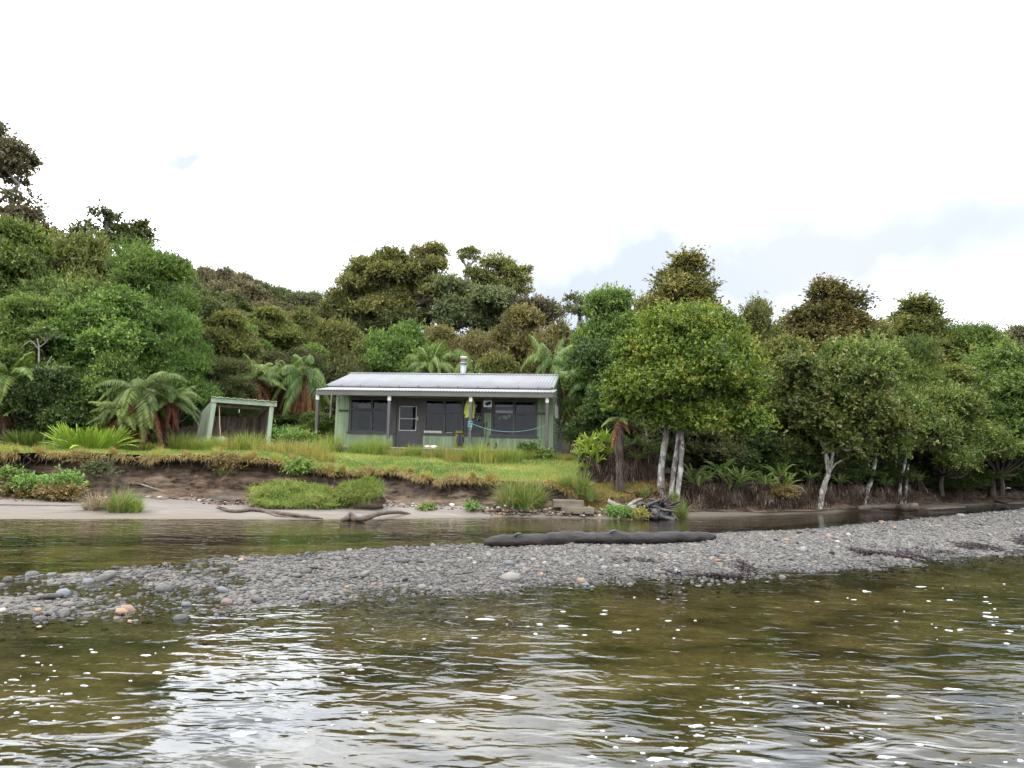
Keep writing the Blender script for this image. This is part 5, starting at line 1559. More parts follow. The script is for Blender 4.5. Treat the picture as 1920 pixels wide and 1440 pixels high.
# bright fern bushes left of the shed
p = at(168, 838, 24.3)
place(BIGF, (p[0], 24.3, gz(p[0], 24.3)), (1.12, .9, .86), .4, 'large bright yellow green fern bush on the bank left of the tree fern', 'fern')
p = at(45, 838, 24.4)
place(BIGF, (p[0], 24.6, gz(p[0], 24.6) - .1), (.85, .7, .62), 1.9, 'smaller dull green fern bush at the left edge of the bank', 'fern', None, {'fronds': FERN})
p = at(255, 838, 24.3)
place(BIGF, (p[0], 24.5, gz(p[0], 24.5) - .15), (.5, .5, .4), 2.9, 'low fern at the right foot of the large fern bush', 'fern', None, {'fronds': FERND})

# fern mound
p = at(1165, 905, 24.4)
mx0, mz0 = p[0], gz(p[0], 24.6)
P_, Q_ = blob_mesh((0, 0, 0), (1.35, .75, 1.45), 40, 22, 2.4, .18, 5)
mound = MB().add(P_, Q_).build('earth_mound', noisy('mound_peat', (.012, .008, .007), (.05, .033, .028), 6, .95, .05, 1.0, .06, (1, 1, .4)), smooth=True)
mound.location = (mx0, 24.9, mz0 - .1)
tag(mound, 'dark peaty mound hung with dead fronds beside the dying tree fern', 'mound')
fm = [(1090, 850, -.1, 0, 'pale yellow green crown fern at the hut side of the dark mound'), (1108, 830, -.25, 0, 'yellow green crown fern on the left shoulder of the mound'), (1130, 815, -.1, 0, 'yellow green crown fern on top of the mound left of the dying tree fern'), (1118, 862, -.6, 0, 'small crown fern hanging on the front of the mound'),
      (1142, 845, -.5, 0, 'crown fern on the mound just left of the shaggy trunk'), (1182, 825, -.2, 1, 'crown fern on the mound right of the shaggy trunk'), (1205, 830, -.2, 1, 'green crown fern near the right end of the mound'), (1225, 845, -.1, 1, 'green crown fern touching the white trunks at the right end of the mound'), (1100, 872, -.4, 0, 'low crown fern at the left foot of the mound'), (1195, 855, -.5, 1, 'shaded crown fern on the front of the mound right of the shaggy trunk')]
fm += [(1098, 838, -.35, 0, 'crown fern in the upper left cluster of the mound'), (1122, 838, -.55, 0, 'crown fern in the centre of the left cluster of the mound'), (1110, 848, -.65, 0, 'lower crown fern of the left cluster of the mound'), (1140, 825, -.3, 0, 'upright crown fern beside the hanging rust fronds'), (1168, 835, -.4, 1, 'crown fern hidden behind the shaggy trunk'), (1215, 838, -.4, 1, 'crown fern between shaggy trunk and white trunks')]
for i, (px, py, dy, kd, lab) in enumerate(fm):
    q = at(px, py + 8, 24.5 + dy)
    place(GF[kd], q, .62 + .15 * math.sin(i * 2.1), i * 1.3, lab, 'fern', 'crown ferns on the mound', {'dead_fronds': SKIRT})
# crown ferns on the right bank
rb = [(1302, 888, 24.3, 1, 'star shaped crown fern nearest the white triple trunk on the bank'), (1306, 905, 24.0, 1, 'small crown fern just below the star shaped one'), (1328, 892, 24.6, 1, 'crown fern second in the row along the bank top'), (1352, 882, 25.4, 1, 'dark crown fern set back in the shade of the bank'), (1365, 890, 24.9, 1, 'large bright crown fern left of the bank middle'),
      (1388, 898, 24.8, 1, 'drooping crown fern over the root fringe'), (1410, 895, 25.6, 1, 'dim crown fern in the middle of the bank'), (1436, 905, 25.2, 1, 'low crown fern at the middle of the bank edge'), (1462, 888, 25.8, 1, 'tall bright crown fern above the orange grass tuft'), (1478, 898, 25.6, 1, 'wide fan like crown fern right above the orange grass tuft'),
      (1468, 912, 25.3, 1, 'small bright crown fern beside the orange grass tuft'), (1520, 892, 26.6, 1, 'lone spiky crown fern left of the forked white tree'), (1375, 912, 24.6, 1, 'crown fern hanging low over the eroded roots'), (1660, 905, 30.5, 1, 'dull crown fern between the leaning white trunks'), (1720, 895, 32, 1, 'dull crown fern right of the paired white trunks'),
      (1805, 890, 34, 1, 'dark crown fern at the foot of the far trees'), (1575, 900, 28, 1, 'dim crown fern right of the forked white tree')]
for i, (px, py, Y, kd, lab) in enumerate(rb):
    q = at(px, py + 6, Y)
    place(GF[kd], q, .68 + .2 * math.sin(i * 2.7), i * 1.1, lab, 'fern', 'crown ferns on the right bank', {'fronds': FERN if i % 3 else FERND})

# ------------------------------------------------------------------ tussocks, sedges, low plants
def proto_tuft(name, n, H, spread, lean, bend, Wd, seed, mat, droopy=1.0):
    r = np.random.default_rng(seed)
    root = bpy.data.objects.new(name, None)
    root.empty_display_size = .1
    a = r.uniform(0, 2 * PI, n); q = np.sqrt(r.random(n)) * spread
    P = np.stack([q * np.cos(a), q * np.sin(a), np.full(n, -.04)], -1)
    a2 = a + r.normal(0, .5, n)
    ln = np.abs(r.normal(0, lean, n))[:, None] * np.stack([np.cos(a2), np.sin(a2)], -1) + r.normal(0, .06, (n, 2))
    b = MB().blades(P, H * r.uniform(.5, 1.1, n), Wd * r.uniform(.7, 1.2, n), ln, bend, 4, tint=np.clip(r.normal(.5, .24, n), 0, 1), seed=seed)
    return root, [b.build('blades', mat, root, link=False)]


TU = [proto_tuft('tussock', 420, .75, .38, .42, .6, .016, 71, TUSS), proto_tuft('tussock', 420, .6, .55, .5, .7, .016, 72, TUSSY), proto_tuft('tussock', 380, .85, .32, .35, .5, .016, 73, TUSS)]
SE = [proto_tuft('sedge', 330, 1.05, .2, .62, .9, .024, 74, SEDGE), proto_tuft('sedge', 300, .9, .16, .75, 1.0, .022, 75, SEDGE)]
DRY = proto_tuft('sedge', 340, 1.0, .2, .7, 1.15, .016, 76, STRAW)
tus = [(340, 838, 26.5, 0, 1.0, 'green grass tussock left of the shed post'), (372, 842, 26, 2, .7, 'small green tussock hugging the left shed post'), (430, 850, 26, 1, 1.2, 'straw green tussock in front of the shed opening'), (468, 850, 26.2, 0, 1.15, 'tall green tussock in front of the right shed post'), (498, 850, 25.8, 1, 1.0, 'yellowish tussock at the right corner of the shed'), (400, 850, 25.8, 0, .8, 'low green tussock under the spade'),
       (540, 862, 25.2, 1, 1.05, 'straw tussock on the slope between shed and hut'), (572, 866, 24.6, 1, 1.15, 'golden tussock at the edge above the fallen turf'), (600, 872, 24.2, 1, .85, 'golden tussock right of its twin above the fallen turf'), (622, 848, 28, 2, 1.05, 'dark green tussock at the foot of the end verandah post'), (596, 850, 27, 0, .9, 'green tussock left of the end verandah post'),
       (690, 858, 28, 0, 1.05, 'bright green tussock below the left window'), (715, 858, 28.3, 2, .9, 'bright tussock at the foot of the second verandah post'), (668, 856, 28.2, 0, .8, 'low tussock below the left window sill'), (745, 858, 28, 1, .7, 'short tussock before the hut door'), (775, 858, 28, 0, .7, 'short green tussock before the deck right of the door'), (806, 858, 28, 1, .72, 'short straw tussock before the deck under the name plate'),
       (835, 860, 27.8, 0, .85, 'green tussock left of the backpack'), (862, 864, 27.2, 1, 1.05, 'large yellow tussock below the backpack'), (890, 866, 27, 0, 1.1, 'large yellow green tussock below the third verandah post'), (918, 868, 26.8, 1, 1.15, 'broad straw tussock below the trekking poles'), (945, 870, 26.6, 0, 1.0, 'yellow green tussock below the right window'), (964, 870, 26.4, 2, .75, 'small tussock at the right end of the tussock row'), (905, 858, 28.2, 2, .8, 'tussock close to the deck under the boots'),
       (990, 862, 28, 0, .6, 'low green plant below the right end of the deck'), (1055, 862, 28.5, 1, .6, 'short pale tussock by the side wall corner'), (285, 845, 25, 1, .6, 'low straw tussock right of the large fern bush'), (15, 850, 23, 1, .55, 'ochre tussock on the bank lip at the left edge'), (90, 850, 23, 0, .5, 'low tussock on the bank lip below the fern bushes')]
for i, (px, py, Y, kd, s_, lab) in enumerate(tus):
    q = at(px, py, Y)
    place(TU[kd], (q[0], Y, gz(q[0], Y)), (s_ * 1.05, s_ * 1.05, s_), i * 2.2, lab, 'tussock', 'grass tussocks on the river flat')
lipt = [(30, 1), (75, 0), (150, 1), (215, 0), (300, 1), (350, 0), (405, 1), (470, 1), (520, 1), (545, 0), (585, 1), (615, 0), (640, 1), (690, 1), (735, 0), (770, 1), (800, 0), (850, 1), (890, 0), (925, 1), (1035, 1), (1060, 0)]
for i, (px, kd) in enumerate(lipt):
    k_ = ray(px, 860); k_ = k_[0] / k_[1]
    Y = 22.5
    for _ in range(6):
        Y = float(lipY(k_ * Y)) + .05
    q = (k_ * Y, Y, gz(k_ * Y, Y))
    place(SE[1] if i % 3 == 0 else TU[1], q, .3 + .12 * abs(math.sin(i * 1.9)), i * 1.7, 'ochre grass tuft overhanging the raw edge of the earth bank', 'tussock', 'tufts on the bank lip', {'blades': OCHRE if i % 2 else TUSSY}, tilt=(.5, 0))
sed = [(960, 955, 21.7, 0, 1.2, 'tall green sedge clump at the water edge below the hut'), (985, 958, 21.5, 1, 1.2, 'second sedge clump with dry straw skirt at the water edge'), (1005, 952, 21.8, 0, .95, 'smaller sedge clump at the right of the pair by the water'), (1092, 925, 22.2, 1, .95, 'sedge clump growing above the timber steps'), (1108, 938, 22.0, 1, .6, 'sedge clump with straw blades right of the timber steps'),
       (1062, 915, 22.4, 0, .55, 'small sedge on the bank left of the timber steps'), (1276, 975, 22.3, 0, .72, 'green sedge clump right of the black root wad'), (1180, 976, 21.2, 0, .35, 'low bright green sedge before the root wad'), (1210, 930, 22.4, 0, .35, 'little green sedge left of the white trunks'), (415, 890, 22.1, 1, .4, 'olive tuft hanging on the earth bank face'), (1262, 940, 22.8, 0, .4, 'sedge at the foot of the white triple trunk')]
for i, (px, py, Y, kd, s_, lab) in enumerate(sed):
    q = at(px, py, Y)
    place(SE[kd], q, s_, i * 1.9, lab, 'sedge', 'sedges along the water')
q = gp(222, 962, .05)
place(SE[0], (q[0], q[1], .06), (1.0, .8, .72), 1.0, 'yellow green sedge clump alone on the sand beach', 'sedge')
place(SE[1], (q[0] + .35, q[1] + .1, .06), (.8, .7, .62), 2.0, 'leaning green sedge at the right side of the lone beach clump', 'sedge', None, {'blades': TUSS})
place(DRY, (q[0] - .62, q[1] + .12, .08), (1.1, .9, .62), .5, 'dead grey brown sedge beside the lone green clump on the sand', 'sedge')


def low_plant(px, py, Y, w_, h_, L, mat, lab, seed, cat='low plant', z=None):
    q = at(px, py, Y)
    w_, h_ = w_ * .85, h_ * .72
    e = [(0, 0, h_ * .4, w_ * .5, w_ * .35, h_ * .55)] + [(w_ * .35 * math.cos(k * 2.1), w_ * .2 * math.sin(k * 2.1), h_ * .35, w_ * .28, w_ * .22, h_ * .45) for k in range(4)]
    c, _ = crown('low_plant', e, min(.16, h_ * .5), L, L * .5, 1.1, mat, seed, core=.4, tail=.35, k=.45)
    c.location = q if z is None else (q[0], q[1], z)
    return tag(c, lab, cat, 'low plants at the foot of the bank')


lp = [(40, 930, 21.0, 1.2, .24, .09, ORNG, 'orange brown low plant on the beach at the left edge'), (110, 934, 20.6, 1.1, .24, .09, ORNG, 'orange brown low plant left of the lone beach sedge'), (65, 918, 21.0, 1.1, .24, .09, FORB, 'green leafy plant behind the orange beach plants'), (120, 914, 20.9, .7, .3, .09, FORB, 'green leafy plant taller than the orange one before it'), (15, 902, 21.2, .35, .42, .08, FORB, 'tall pale flowered weed against the bank at the left edge'),
      (180, 888, 21.6, .6, .34, .07, LEAF['grey'], 'grey green bush clinging to the earth bank above the lone sedge'), (150, 872, 21.8, .5, .34, .08, ORNG, 'ochre plant hanging over the bank lip'), (420, 880, 22.0, .45, .6, .08, ORNG, 'ochre tuft hanging down the bank below the shed'), (560, 885, 22.3, .7, .26, .09, FORB, 'green weeds on the slope above the fallen turf'), (800, 957, 20.9, .35, .14, .05, FORB, 'small green weed at the foot of the bare bank'),
      (882, 954, 20.9, .3, .16, .05, FORB, 'small green weed among pale stones under the bank'), (1160, 965, 21.2, .7, .2, .05, FORB, 'bright moss green plant left of the root wad'), (1200, 970, 21.0, .4, .2, .05, TUSSY, 'yellowish plant at the water by the root wad'), (1465, 930, 25.0, .75, .3, .06, ORNG, 'orange grass tuft hanging over the root fringe'), (525, 830, 29, .9, .6, .1, FORB, 'green leafy weeds between shed and verandah'), (560, 838, 27.5, 1.0, .6, .1, FORB, 'green leafy weeds at the left of the end verandah post'),
      (990, 853, 28.6, .7, .4, .09, LEAF['green'], 'green bush growing against the deck below the right window'), (1022, 860, 28.4, .5, .25, .09, FORB, 'low green weeds at the right front corner of the hut')]
for i, (px, py, Y, w_, h_, L_, m_, lab) in enumerate(lp):
    low_plant(px, py, Y, w_, h_, L_, m_, lab, 400 + i)

# ------------------------------------------------------------------ grass cover
r = np.random.default_rng(81)
n = 150000
X = r.uniform(-17.5, 6.0, n)
Y = lipY(X) + r.random(n) ** 1.3 * 9.0
keep = (X < 3.6 + .4 * fbm(X, Y, s=.8)) & (Y < 31.5)
X, Y = X[keep], Y[keep]
dens = fbm(X, Y, 2.0, s=.9, o=4)
keep = r.random(len(X)) < .75 + .35 * dens
X, Y, dens = X[keep], Y[keep], dens[keep]
n = len(X)
P = np.stack([X, Y, ground(X, Y) - .01], -1)
edge = np.exp(-(Y - lipY(X)) / .35)
och = fbm(X, Y, 7.0, s=.55, o=3)
tint = np.clip(.42 + .38 * och + .25 * edge + r.normal(0, .15, n), 0, 1)
hh = (.075 + .05 * np.clip(dens, 0, 1)) * r.uniform(.5, 1.5, n)
b = MB().blades(P, hh, r.uniform(.008, .018, n), r.normal(0, .45, (n, 2)), .4, 2, tint=tint, seed=1)
tag(b.build('grass', GRASS), 'short green and ochre grass covering the river flat', 'grass', kind='stuff')
# fringe of turf hanging over the lip
n = 26000
X = r.uniform(-17.5, 3.8, n)
k_ = fbm(X, 0, 3.0, s=1.3, o=3)
keep = r.random(n) < .55 + .6 * k_
X = X[keep]; n = len(X)
Y = lipY(X) + r.normal(0, .07, n)
P = np.stack([X, Y, np.minimum(ground(X, np.maximum(Y, lipY(X) + .01)), lipZ(X) + .04) - r.uniform(-.03, .1, n)], -1)
A = unit(np.stack([r.normal(0, .4, n), -r.uniform(.3, 1.0, n), r.uniform(-1.3, .5, n)], -1))
b = MB().leaves(P, A, np.tile([0, -.6, .8], (n, 1)) + r.normal(0, .3, (n, 3)), r.uniform(.06, .34, n) * (.6 + .9 * np.clip(fbm(X, 0, 8.0, s=.8), 0, 1)), .014, tint=np.clip(r.normal(.55, .25, n), 0, 1))
tag(b.build('turf_fringe', OCHRE), 'ochre grass and roots hanging over the lip of the bank', 'grass fringe', kind='stuff')
b = MB()
for k in range(190):
    x = r.uniform(-17, 3.0) if k % 3 else r.uniform(5, 14)
    y = float(lipY(x)) + .02
    z = float(lipZ(x)) - r.uniform(.02, .18)
    L_ = r.uniform(.12, .55)
    p0 = np.array([x, y, z])
    b.tube([p0, p0 + [r.normal(0, .05), -r.uniform(.02, .12), -L_ * .4], p0 + [r.normal(0, .12), -r.uniform(0, .12), -L_]], [r.uniform(.006, .014), .007, .003], 4, sub=2, caps=False)
tag(b.build('exposed_roots', DRIFTB), 'thin bare roots dangling from the undercut lip of the bank', 'roots', kind='stuff')
# weeds and moss on the slope right of the bank
n = 30000
X = r.uniform(1.8, 5.2, n); Y = r.uniform(21.6, 24.2, n)
tt = np.clip((Y - footY(X)) / (lipY(X) - footY(X)), 0, 1)
Z = np.where(Y > lipY(X), ground(X, np.maximum(Y, lipY(X))), fz.mean() + (lipZ(X) - fz.mean()) * np.interp(tt, [0, .45, .78, 1], [0, .12, .36, 1]))
keep = (Y > footY(X) + .15) & (r.random(n) < .55 + .5 * fbm(X, Y, 1.0, s=1.6))
P = np.stack([X, Y, Z - .02], -1)[keep]; n = len(P)
b = MB().blades(P, r.uniform(.05, .2, n), .012, r.normal(0, .5, (n, 2)) - [0, .25], .5, 2, tint=np.clip(r.normal(.5, .25, n), 0, 1), seed=2)
tag(b.build('slope_grass', OCHRE), 'ochre grass on the sloping bank by the timber steps', 'grass', kind='stuff')
# hanging roots and dead fronds along the right bank
n = 16000
X = np.concatenate([r.uniform(4.6, 11.5, n), r.uniform(11, 24, n // 2)])
n = len(X)
f = r.random(n) ** 1.2
Y = lipY(X) - (lipY(X) - footY(X)) * f * .75 + r.normal(0, .12, n) - .1
Z = lipZ(X) * (1 - f) + .2 * f + .12 + r.normal(0, .05, n)
L_ = r.uniform(.08, .5, n) * (1 - .6 * f)
kk = r.random(n) < np.clip(.45 + .9 * fbm(X, Z, 1.0, s=1.5, o=3), 0.05, 1)
X, Y, Z, L_, f = X[kk], Y[kk], Z[kk], L_[kk], f[kk]; n = len(X)
lump = fbm(X, Z, 6.0, s=2.2, o=2)
Y = Y - .18 * np.clip(lump, 0, 1)
A = unit(np.stack([r.normal(0, .25, n), -r.uniform(0, .5, n), -np.ones(n)], -1))
b = MB().leaves(np.stack([X, Y, Z], -1), A, np.tile([0, -1, .2], (n, 1)) + r.normal(0, .4, (n, 3)), L_, r.uniform(.01, .035, n), tint=np.clip(r.normal(.42, .22, n) + .45 * lump, 0, 1))
tag(b.build('root_fringe', SKIRT), 'tangle of dead fronds and roots hanging down the right bank', 'hanging roots', kind='stuff')
n = 9000
a = r.uniform(0, 2 * PI, n); zz = r.uniform(-.6, .95, n)
P = np.stack([mx0 + 1.33 * np.sqrt(1 - zz ** 2 * .8) * np.cos(a), 24.9 + .78 * np.sqrt(1 - zz ** 2 * .8) * np.sin(a), mz0 - .1 + 1.35 * zz], -1)
A = unit(np.stack([np.cos(a) * .4 + r.normal(0, .2, n), np.sin(a) * .4, -np.ones(n)], -1))
b = MB().leaves(P, A, np.stack([np.cos(a), np.sin(a), np.full(n, .3)], -1) + r.normal(0, .3, (n, 3)), r.uniform(.15, .55, n), r.uniform(.012, .035, n), tint=np.clip(r.normal(.5, .28, n), 0, 1))
tag(b.build('dead_fern_skirt', SKIRT), 'thick brown skirt of dead fronds over the fern mound', 'dead fronds', kind='stuff')
# leaf litter on the forest floor of the right
n = 9000
X = r.uniform(3.5, 24, n); Y = lipY(X) + r.random(n) ** 1.5 * 3
b = MB().leaves(np.stack([X, Y, ground(X, Y) + .02], -1), unit(r.normal(0, 1, (n, 3)) * [1, 1, .3]), np.tile([0, 0, 1.0], (n, 1)) + r.normal(0, .4, (n, 3)), r.uniform(.06, .3, n), r.uniform(.02, .07, n), tint=r.random(n))
tag(b.build('leaf_litter', SKIRT), 'brown leaf litter under the trees of the right bank', 'leaf litter', kind='stuff')

# ------------------------------------------------------------------ fallen turf blocks
def turf_block(c, rad, rot, tilt, lab, seed):
    o = thing('turf_block', c, lab, 'turf block', 'fallen turf blocks')
    o.rotation_euler = (tilt[0], tilt[1], rot)
    P, Q = blob_mesh((0, 0, -.12), (rad[0], rad[1], rad[2]), 48, 26, 2.6, .3, seed)
    MB().add(P, Q).build('soil', M_SOIL, o, smooth=True)
    P2, Q2 = blob_mesh((0, .0, .13), (rad[0] * 1.02, rad[1] * 1.02, rad[2] * .62), 48, 26, 2.6, .3, seed)
    MB().add(P2, Q2).build('turf', M_GROUND, o, smooth=True)
    rg = np.random.default_rng(seed)
    i = rg.integers(0, len(P2), 15000)
    Pg = P2[i] + rg.normal(0, .05, (len(i), 3)) * [1, 1, .15]
    Pg = Pg[Pg[:, 2] > rad[2] * .12 - .3 * rad[2] * (Pg[:, 1] > 0) + .1 * fbm(Pg[:, 0], Pg[:, 1], 3.0, s=2.5)]
    nn = len(Pg)
    nrm = unit(Pg / np.array(rad) ** 2)
    b = MB().leaves(Pg - nrm * .02, unit(nrm * .5 + np.array([0, -.35, .0]) + rg.normal(0, .5, (nn, 3))), nrm + rg.normal(0, .4, (nn, 3)), rg.uniform(.06, .22, nn), .014, tint=np.clip(rg.normal(.38, .2, nn), 0, 1))
    b.build('grass_cover', GRASS, o)
    return o


q = at(553, 934, 20.6)
turf_block((q[0], 20.6, .3), (1.05, .6, .38), .06, (.32, .1), 'long low fallen block of green turf lying on the beach behind the driftwood branch', 5)
q = at(677, 926, 20.9)
turf_block((q[0], 20.9, .42), (.55, .42, .42), .1, (.35, -.3), 'smaller tilted block of green turf under the bare scar in the bank', 8)

# ------------------------------------------------------------------ timber steps
q = at(1065, 950, 21.3)
st = thing('bank_steps', (q[0], 21.3, .18), 'two weathered pale timber baulks forming steps up the bank', 'steps')
M_TIMB = noisy('step_timber', (.055, .046, .034), (.14, .12, .09), 3, .85, .2, .4, .02, (.5, 2, 2), c3=(.12, .12, .07), c3p=.6)
b = MB().box(-.18, .72, -.2, .2, -.06, .11, jit=.008); b.build('step', M_TIMB, st)
b = MB().box(-.4, .46, .1, .5, .115, .28, jit=.01); b.build('step', M_TIMB, st)

# ------------------------------------------------------------------ driftwood
def ptsz(lst):
    return np.array([gp(x, y, z) for x, y, z in lst])


A0, A1 = gp(908, 1014, .13), gp(1342, 1003, .24)
n = 26
tt = np.linspace(0, 1, n)
P = A0[None] * (1 - tt)[:, None] + A1[None] * tt[:, None]
P[:, 2] = np.interp(tt, [0, .4, 1], [.1, .17, .2])
P[:, 1] += .05 * np.sin(tt * 7)
rad = np.interp(tt, [0, .03, .1, .3, .55, .85, .97, 1], [.05, .095, .115, .118, .122, .1, .075, .04])
lg = thing('drift_log', P[0], 'long blackened driftwood log stranded on the gravel bar', 'log')
t = NT('log_wood')
v = t.pos((.6, 3, 3), True)
x = t.n('SeparateXYZ', Vector=t.n('TexCoord').outputs['Object']).outputs[0]
nz = t.noise(4, 6, .65, v)
c = t.ramp(nz, [(.35, (.005, .004, .004)), (.7, (.024, .019, .017))])
nrm = t.n('SeparateXYZ', Vector=t.n('NewGeometry').outputs['Normal']).outputs[2]
silver = t.math('MULTIPLY', t.n('MapRange', Value=t.math('ADD', x, t.math('MULTIPLY', nz, 1.4)), i1=2.0, i2=3.2).outputs[0], t.ramp(t.math('ADD', nrm, t.math('MULTIPLY', nz, .8)), [(1.0, (0, 0, 0)), (1.25, (.8, .8, .8))]))
c = t.mix(silver, c, (.2, .18, .165))
n2 = t.noise(1.7, 5, .7, t.pos((1.2, 4, 4), True))
c = t.mix(t.ramp(n2, [(.66, (0, 0, 0)), (.72, (.8, .8, .8))]), c, (.16, .09, .07))
M_LOG = t.done(c, .6, .3, t.bump(nz, .8, .04))
MB().tube(P - P[0], rad, 18, .32, sub=3, seed=3).build('stem', M_LOG, lg, smooth=True)
for k, (i, dz) in enumerate(((13, .12), (3, .1))):
    p0 = P[i] - P[0] + [0, -.03, dz * .6]
    MB().tube([p0, p0 + [.05, -.04, .07], p0 + [.14, -.05, .075]], [.04, .03, .015], 8, .3, sub=2).build('knot', DARKWOOD, lg, smooth=True)


def branch(name, P, rad, mat, lab, cat, extra=(), seed=0, n=8):
    o = thing(name, P[0], lab, cat)
    b = MB().tube(P - P[0], rad, n, .3, sub=5, seed=seed)
    for Pe, re in extra:
        b.tube(np.asarray(Pe) - P[0], re, 6, .3, sub=4, seed=seed + 1)
    b.build('stem', mat, o, smooth=True)
    return o


branch('drift_branch', ptsz([(405, 952, .16), (440, 959, .1), (475, 955, .14), (520, 962, .1), (565, 967, .08), (606, 973, .02)]), [.022, .045, .05, .055, .045, .02], DRIFTB, 'long dark curved driftwood branch on the sand before the large turf block', 'branch',
       [(ptsz([(425, 955, .12), (412, 950, .2), (407, 947, .22)]), [.03, .02, .01]), (ptsz([(500, 960, .1), (520, 968, .04), (560, 970, .03)]), [.06, .05, .02])])
branch('drift_branch', ptsz([(664, 974, .03), (690, 971, .1), (710, 963, .16), (745, 960, .14), (770, 964, .06)]), [.05, .07, .06, .05, .02], DRIFTB, 'short twisted driftwood branch below the tilted turf block', 'branch', seed=4)
branch('drift_stump', ptsz([(640, 976, .02), (655, 970, .08), (668, 975, .03)]), [.03, .11, .06], DRIFTB, 'small dark stump half sunk at the water edge', 'driftwood', seed=6)
branch('drift_branch', ptsz([(0, 947, .13), (120, 949, .1), (230, 948, .1), (330, 951, .08)]), [.025, .03, .03, .015], DRIFTB, 'thin straight stick half buried in the sand at the left', 'branch', seed=7, n=6)
branch('drift_branch', ptsz([(300, 953, .06), (380, 951, .08), (440, 954, .07)]), [.01, .018, .012], DRIFTB, 'thin stick on the sand left of the long curved branch', 'branch', seed=8, n=6)
branch('drift_branch', ptsz([(274, 938, .18), (300, 938, .2), (322, 937, .2)]), [.05, .06, .04], DRIFTB, 'short thick brown log at the foot of the bank', 'log', seed=9)
branch('drift_branch', np.array([at(265, 908, 21.0), at(290, 916, 20.9), at(312, 922, 20.8)]), [.018, .015, .01], DRIFT, 'pale thin stick leaning on the earth bank', 'branch', seed=10, n=6)
branch('drift_log', ptsz([(1608, 953, .12), (1640, 951, .14), (1680, 952, .14), (1700, 951, .2), (1722, 950, .24)]), [.09, .11, .12, .17, .14], DRIFTB, 'beached driftwood trunk with thick brown butt under the paired white trunks', 'log', seed=11)
branch('drift_branch', ptsz([(1862, 938, .12), (1885, 944, .1), (1925, 943, .1)]), [.03, .05, .05], DRIFTB, 'dark driftwood branch at the right edge of the far beach', 'branch', seed=12)
branch('drift_branch', ptsz([(1735, 955, .06), (1765, 953, .08), (1810, 951, .08)]), [.03, .06, .03], DRIFTB, 'reddish stick on the far beach right of the driftwood trunk', 'branch', seed=13)
branch('drift_branch', ptsz([(1570, 950, .06), (1610, 955, .05), (1650, 957, .03)]), [.02, .03, .02], DRIFTB, 'thin dark stick on the mud left of the driftwood trunk', 'branch', seed=14, n=6)
branch('grey_driftwood', np.array([at(1140, 938, 21.6), at(1158, 950, 21.5), at(1180, 955, 21.4), at(1200, 948, 21.5)]), [.06, .09, .1, .05], DRIFT, 'silver grey split driftwood lying left of the black root wad', 'driftwood',
       [(np.array([at(1160, 950, 21.5), at(1180, 960, 21.3), at(1186, 966, 21.2)]), [.05, .05, .02]), (np.array([at(1175, 953, 21.4), at(1190, 940, 21.5), at(1205, 935, 21.6)]), [.06, .05, .02])], seed=15)
rw = thing('root_wad', at(1225, 965, 21.5), 'tangled black root wad of a dead tree at the water edge under the white trunks', 'root wad')
r = np.random.default_rng(91)
o0 = at(1225, 965, 21.5)
b = MB()
for k in range(30):
    s0 = at(r.uniform(1195, 1250), r.uniform(945, 968), 21.5 + r.uniform(-.2, .4)) - o0
    a = r.uniform(-.5, 1.0)
    e = s0 + np.array([r.uniform(-.5, .7), r.uniform(-.5, .2), r.uniform(-.3, .35)])
    e[2] = max(e[2], -o0[2] - .02)
    m_ = (s0 + e) / 2 + r.normal(0, .1, 3)
    b.tube([s0, m_, e], [r.uniform(.05, .1), r.uniform(.03, .07), .012], 7, .4, sub=4, seed=k)
b.tube(np.array([at(1200, 955, 21.6), at(1230, 965, 21.4), at(1265, 975, 21.2)]) - o0, [.16, .15, .06], 10, .5, sub=5, seed=50)
b.build('roots', DARKWOOD, rw, smooth=True)

# ------------------------------------------------------------------ stones
def ico():
    f = (1 + 5 ** .5) / 2
    V = unit(np.array([[-1, f, 0], [1, f, 0], [-1, -f, 0], [1, -f, 0], [0, -1, f], [0, 1, f], [0, -1, -f], [0, 1, -f], [f, 0, -1], [f, 0, 1], [-f, 0, -1], [-f, 0, 1]], float))
    F = [[0, 11, 5], [0, 5, 1], [0, 1, 7], [0, 7, 10], [0, 10, 11], [1, 5, 9], [5, 11, 4], [11, 10, 2], [10, 7, 6], [7, 1, 8], [3, 9, 4], [3, 4, 2], [3, 2, 6], [3, 6, 8], [3, 8, 9], [4, 9, 5], [2, 4, 11], [6, 2, 10], [8, 6, 7], [9, 8, 1]]
    return V, np.array(F)


def ico2():
    V, F = ico()
    V = list(map(tuple, V)); c = {}

    def mid(a, b_):
        k = (min(a, b_), max(a, b_))
        if k not in c:
            m_ = np.array(V[a]) + np.array(V[b_]); m_ /= np.linalg.norm(m_)
            V.append(tuple(m_)); c[k] = len(V) - 1
        return c[k]
    F2 = []
    for a, b_, d in F:
        x, y, z = mid(a, b_), mid(b_, d), mid(d, a)
        F2 += [[a, x, z], [b_, y, x], [d, z, y], [x, y, z]]
    return np.array(V), np.array(F2)


